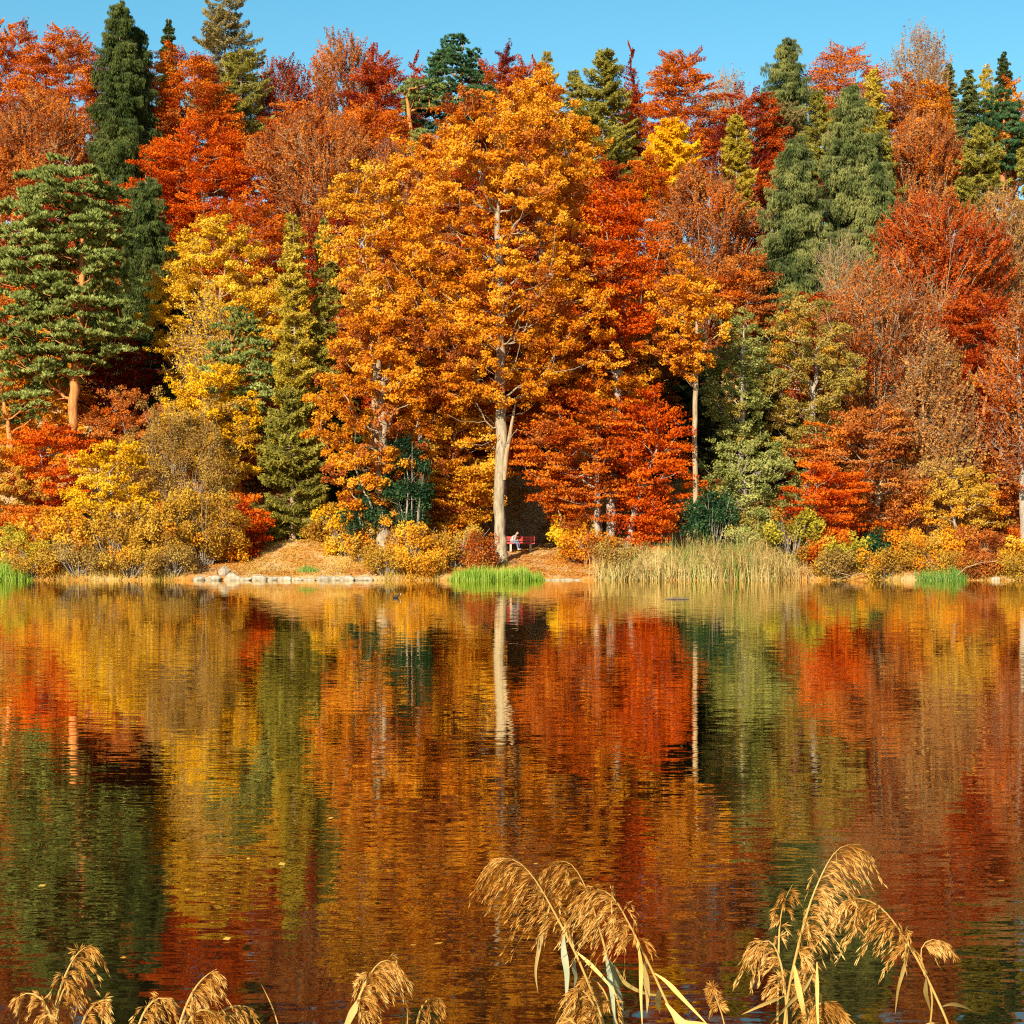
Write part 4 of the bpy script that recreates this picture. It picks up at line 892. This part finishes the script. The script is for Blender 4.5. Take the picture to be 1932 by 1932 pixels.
reed(A2([(178, 252), (230, 228), (300, 220), (380, 270), (500, 420), (600, 600), (700, 790), (800, 980), (900, 1230), (1010, 1510)]), 4.4, 'leftmost tall arching reed of the middle clump, plume tip pointing left', .44, -1,
     [(A2([(590, 600), (560, 720), (525, 900), (490, 1120), (490, 1200), (512, 1345)]), 10), (A2([(697, 810), (690, 900), (715, 1050), (703, 1255)]), 13, 'LG2'), (A2([(680, 740), (740, 860), (790, 960)]), 9),
      (A2([(778, 1000), (775, 1100), (795, 1180), (782, 1310)]), 9, 'LG2'), (A2([(790, 940), (880, 1000), (980, 1080), (1075, 1180)]), 8)], Lmax=.125, nb=92, seed=1)
reed(A2([(606, 300), (625, 255), (700, 225), (780, 300), (870, 480), (935, 690), (1000, 900), (1050, 1150), (1150, 1510)]), 4.6, 'second arching reed of the middle clump, plume curling left behind the larger ones', .48, -1,
     [(A2([(1005, 940), (1030, 1100), (1050, 1250), (1060, 1480)]), 10, 'LG2'), (A2([(1040, 1010), (1090, 1200), (1140, 1380), (1160, 1500)]), 12, 'LG2'), (A2([(1070, 1040), (1150, 1200), (1280, 1290), (1400, 1330), (1570, 1360)]), 8)], Lmax=.105, nb=84, seed=2)
reed(A2([(880, 520), (930, 465), (1010, 455), (1070, 530), (1130, 640), (1240, 850), (1350, 1080), (1450, 1300), (1550, 1500)]), 4.3, 'heaviest drooping plume of the middle clump on a stem slanting right', .42, -1,
     [(A2([(1240, 860), (1262, 1000), (1250, 1200), (1252, 1420)]), 8), (A2([(1305, 1000), (1300, 1120), (1335, 1300), (1340, 1500)]), 15), (A2([(1365, 1098), (1450, 1140), (1560, 1240), (1740, 1400)]), 9), (A2([(1400, 1225), (1405, 1330), (1440, 1500)]), 15),
      (A2([(1450, 1320), (1560, 1440), (1680, 1410), (1840, 1408)]), 14)], Lmax=.135, nb=105, seed=3)
reed(A2([(790, 1210), (830, 1180), (880, 1250), (940, 1370), (990, 1500)]), 4.2, 'low brown plume at the foot of the middle clump', .8, -1, Lmax=.10, nb=60, seed=4)
reed(A2([(850, 1130), (910, 1110), (970, 1170), (1030, 1300), (1110, 1500)]), 4.55, 'small pale plume bowed under the crossing leaves of the middle clump', .6, -1, Lmax=.075, nb=46, seed=5)
reed(A2([(640, 1476), (690, 1400), (760, 1290), (800, 1210), (850, 1330), (900, 1520)]), 4.35, 'thin bent reed stalk left of the low brown plume', 0, -1, seed=6, sr=.0022)
reed(A2([(700, 1430), (740, 1410), (790, 1440), (830, 1520)]), 4.15, 'pale plume top just peeping over the lower picture edge in the middle', .9, -1, Lmax=.06, nb=30, seed=7)
reed(A2([(1770, 1150), (1800, 1230), (1840, 1320), (1870, 1400), (1895, 1500)]), 4.5, 'thin upright grass spike between the two big clumps', .55, 1, Lmax=.022, nb=26, seed=8, sr=.0015, both=.5)
reed(A3([(918, 122), (880, 92), (820, 110), (760, 190), (710, 300), (650, 430), (600, 600), (550, 800), (510, 980), (478, 1230)]), 4.4, 'tallest golden plume leaning right in the right-hand clump', .62, 1,
     [(A3([(540, 840), (552, 960), (570, 1080), (578, 1240)]), 12), (A3([(655, 905), (600, 980), (500, 1040), (280, 1210)]), 11), (A3([(495, 1030), (420, 1090), (350, 1150), (260, 1230)]), 9)], Lmax=.125, nb=130, seed=9, both=.05)
reed(A3([(532, 362), (500, 410), (475, 470), (455, 560), (449, 700), (445, 1000), (440, 1230)]), 4.6, 'thin-plumed upright reed left of the tallest golden plume', .42, 1, Lmax=.06, nb=22, seed=10, both=.45, sr=.0026, ns=30)
reed(A3([(288, 778), (330, 700), (385, 660), (430, 720), (470, 860), (490, 1000), (500, 1230)]), 4.5, 'left-drooping brown plume low in the right-hand clump', .62, -1, Lmax=.10, nb=62, seed=11)
reed(A3([(700, 790), (640, 820), (600, 900), (580, 1000), (600, 1230)]), 4.55, 'brown plume hanging behind the stem of the tallest golden plume', .7, -1, Lmax=.08, nb=44, seed=12)
reed(A3([(832, 466), (880, 435), (940, 430), (1060, 480), (1150, 590), (1250, 750), (1330, 890), (1400, 1040), (1488, 1230)]), 4.4, 'rightmost big reed, its plume bowing left over the water', .50, -1,
     [(A3([(1238, 755), (1225, 880), (1208, 1040), (1215, 1230)]), 8), (A3([(1340, 930), (1360, 1040), (1440, 1220)]), 9), (A3([(1440, 1098), (1510, 1100), (1600, 1140), (1720, 1215)]), 9)], Lmax=.115, nb=100, seed=13)
reed(A3([(1465, 725), (1440, 685), (1390, 668), (1330, 690), (1285, 740), (1300, 800), (1390, 1030), (1360, 1230)]), 4.45, 'small right-pointing side plume beside the rightmost big reed', .24, 1, Lmax=.05, nb=24, seed=14, sr=.002)
reed(A3([(790, 1110), (760, 1060), (690, 1050), (640, 1100), (620, 1230)]), 4.25, 'dense brown plume cut by the lower edge in the right-hand clump', .85, 1,
     [(A3([(668, 1020), (700, 1050), (730, 1110), (748, 1170)]), 15), (A3([(680, 830), (665, 960), (650, 1080), (645, 1240)]), 7)], Lmax=.10, nb=80, seed=15, both=.3)
reed(A3([(1400, 1200), (1340, 1185), (1290, 1210), (1270, 1260)]), 4.3, 'tiny plume top at the lower edge under the rightmost big reed', .9, 1, Lmax=.03, nb=18, seed=16)
reed(A1([(380, 128), (345, 130), (310, 160), (280, 230), (240, 320), (212, 470)]), 4.6, 'leftmost tall reed with green stem and many drooping side plumes', .52, 1, Lmax=.085, nb=40, seed=17, both=.25, ns=30)
reed(A1([(58, 362), (80, 325), (125, 310), (170, 340), (205, 400), (222, 480)]), 4.55, 'plume bowing far to the left at the left end of the foreground', .75, -1, Lmax=.055, nb=30, seed=18, both=.4)
reed(A1([(455, 352), (415, 345), (380, 370), (350, 410), (330, 480)]), 4.6, 'plume arching right beside the leftmost tall reed', .8, 1, Lmax=.06, nb=32, seed=19)
reed(A1([(345, 325), (300, 265), (265, 285), (245, 350), (225, 480)]), 4.65, 'short inner plume curling right in the leftmost cluster', .6, 1, Lmax=.06, nb=34, seed=20, both=.3)
reed(A1([(160, 440), (190, 395), (225, 400), (240, 480)]), 4.5, 'low drooping plume at the foot of the leftmost cluster', .9, -1, Lmax=.05, nb=26, seed=21)
reed(A1([(708, 362), (690, 335), (650, 333), (605, 375), (562, 470)]), 4.5, 'round-topped plume arching right, second cluster from the left', .75, 1, Lmax=.06, nb=44, seed=22)
reed(A1([(893, 228), (860, 235), (820, 275), (775, 350), (732, 470)]), 4.4, 'slender plume leaning right at the left of the second cluster', .62, 1, Lmax=.065, nb=46, seed=23, both=.1)
reed(A1([(1040, 392), (1000, 370), (950, 372), (890, 410), (850, 480)]), 4.5, 'pale plume reaching far right in the second cluster', .85, 1, Lmax=.055, nb=36, seed=24, both=.2)
reed(A1([(905, 440), (870, 385), (820, 380), (780, 420), (760, 480)]), 4.3, 'thick low plume head in the second cluster', .9, 1, Lmax=.06, nb=60, seed=25, both=.4)
reed(A1([(1620, 200), (1590, 165), (1545, 205), (1500, 290), (1465, 370), (1425, 480)]), 4.35, 'single thick golden plume left of the middle clump', .72, 1, [(A1([(1480, 345), (1450, 400), (1425, 450), (1415, 480)]), 14)], Lmax=.09, nb=90, seed=26, both=.15)
reed(A1([(1812, 350), (1785, 328), (1750, 345), (1725, 390), (1712, 470)]), 4.5, 'small thin plume right of the single golden plume', .75, 1, Lmax=.05, nb=22, seed=27)
reed(A1([(1075, 293), (1100, 335), (1125, 395), (1150, 470)]), 4.6, 'bare pale stalk between the second cluster and the single golden plume', 0, 1, seed=28, sr=.0016)
reed(A1([(1675, 392), (1677, 430), (1676, 475)]), 4.7, 'tiny bare stalk just right of the single golden plume', 0, 1, seed=29, sr=.0012)
S(60, 1045, 40, 1090, 118.6, 'GO', 'low gold bramble over the water at the left end of the shore', lsz=.15)
S(150, 1040, 48, 1090, 118.5, 'GB', 'low brown bramble over the water below the amber shrub', lsz=.15)
S(245, 1048, 44, 1090, 118.4, 'GO', 'low gold bramble over the water left of the greenish-gold shrub', lsz=.15)
S(325, 1044, 42, 1090, 118.5, 'GB', 'low brown bramble over the water left of the boulder row', lsz=.15)
S(728, 1052, 32, 1090, 118.6, 'GO', 'low gold bramble at the water right of the boulder row', lsz=.15)
S(800, 1050, 40, 1090, 118.6, 'AM', 'low amber bramble at the water left of the green sedge', lsz=.15)
S(1570, 1058, 30, 1090, 118.5, 'GB', 'low brown bramble at the water right of the tan reeds', lsz=.15)
S(1665, 1056, 34, 1090, 118.5, 'GO', 'low gold bramble at the water left of the leaning sedge', lsz=.15)
S(1770, 1048, 42, 1088, 119.3, 'GO', 'low gold bramble behind the leaning sedge', lsz=.15)
S(1850, 1056, 30, 1090, 118.6, 'RU', 'low rusty bramble at the water below the dead branch', lsz=.15)
S(1915, 1058, 34, 1090, 118.5, 'GO', 'low gold bramble at the water at the right end of the shore', lsz=.15)
S(1160, 1035, 46, 1085, 119.8, 'GB', 'brownish bramble behind the left end of the tan reeds', lsz=.15)
rs = np.random.RandomState(9); n_ = 420; yy = 14 + rs.uniform(0, 1, n_) ** 1.6 * 100; xx = rs.uniform(-.30, .30, n_) * yy; k_ = rs.rand(n_) < np.clip(.35 + .6 * snoise(xx * .5, yy * .2, 3), .05, 1); xx = xx[k_]; yy = yy[k_]; n_ = len(xx)
a_ = rs.uniform(0, PI, n_); u = np.stack([np.cos(a_), np.sin(a_), rs.uniform(-.1, .1, n_)], 1); w = np.stack([-np.sin(a_), np.cos(a_), rs.uniform(0, .5, n_)], 1); ln = rs.uniform(.02, .045, (n_, 1))
M = MB(); M.leaves(np.stack([xx, yy, np.full(n_, .016)], 1), u * ln, w * ln * .6, rs.uniform(.3, 1, n_)); tag(M.build('floating_leaves', LM('LIT')), 'tiny fallen leaves drifting on the lake surface', 'leaves', kind='stuff')
print('OBJECTS', len(scene.objects))
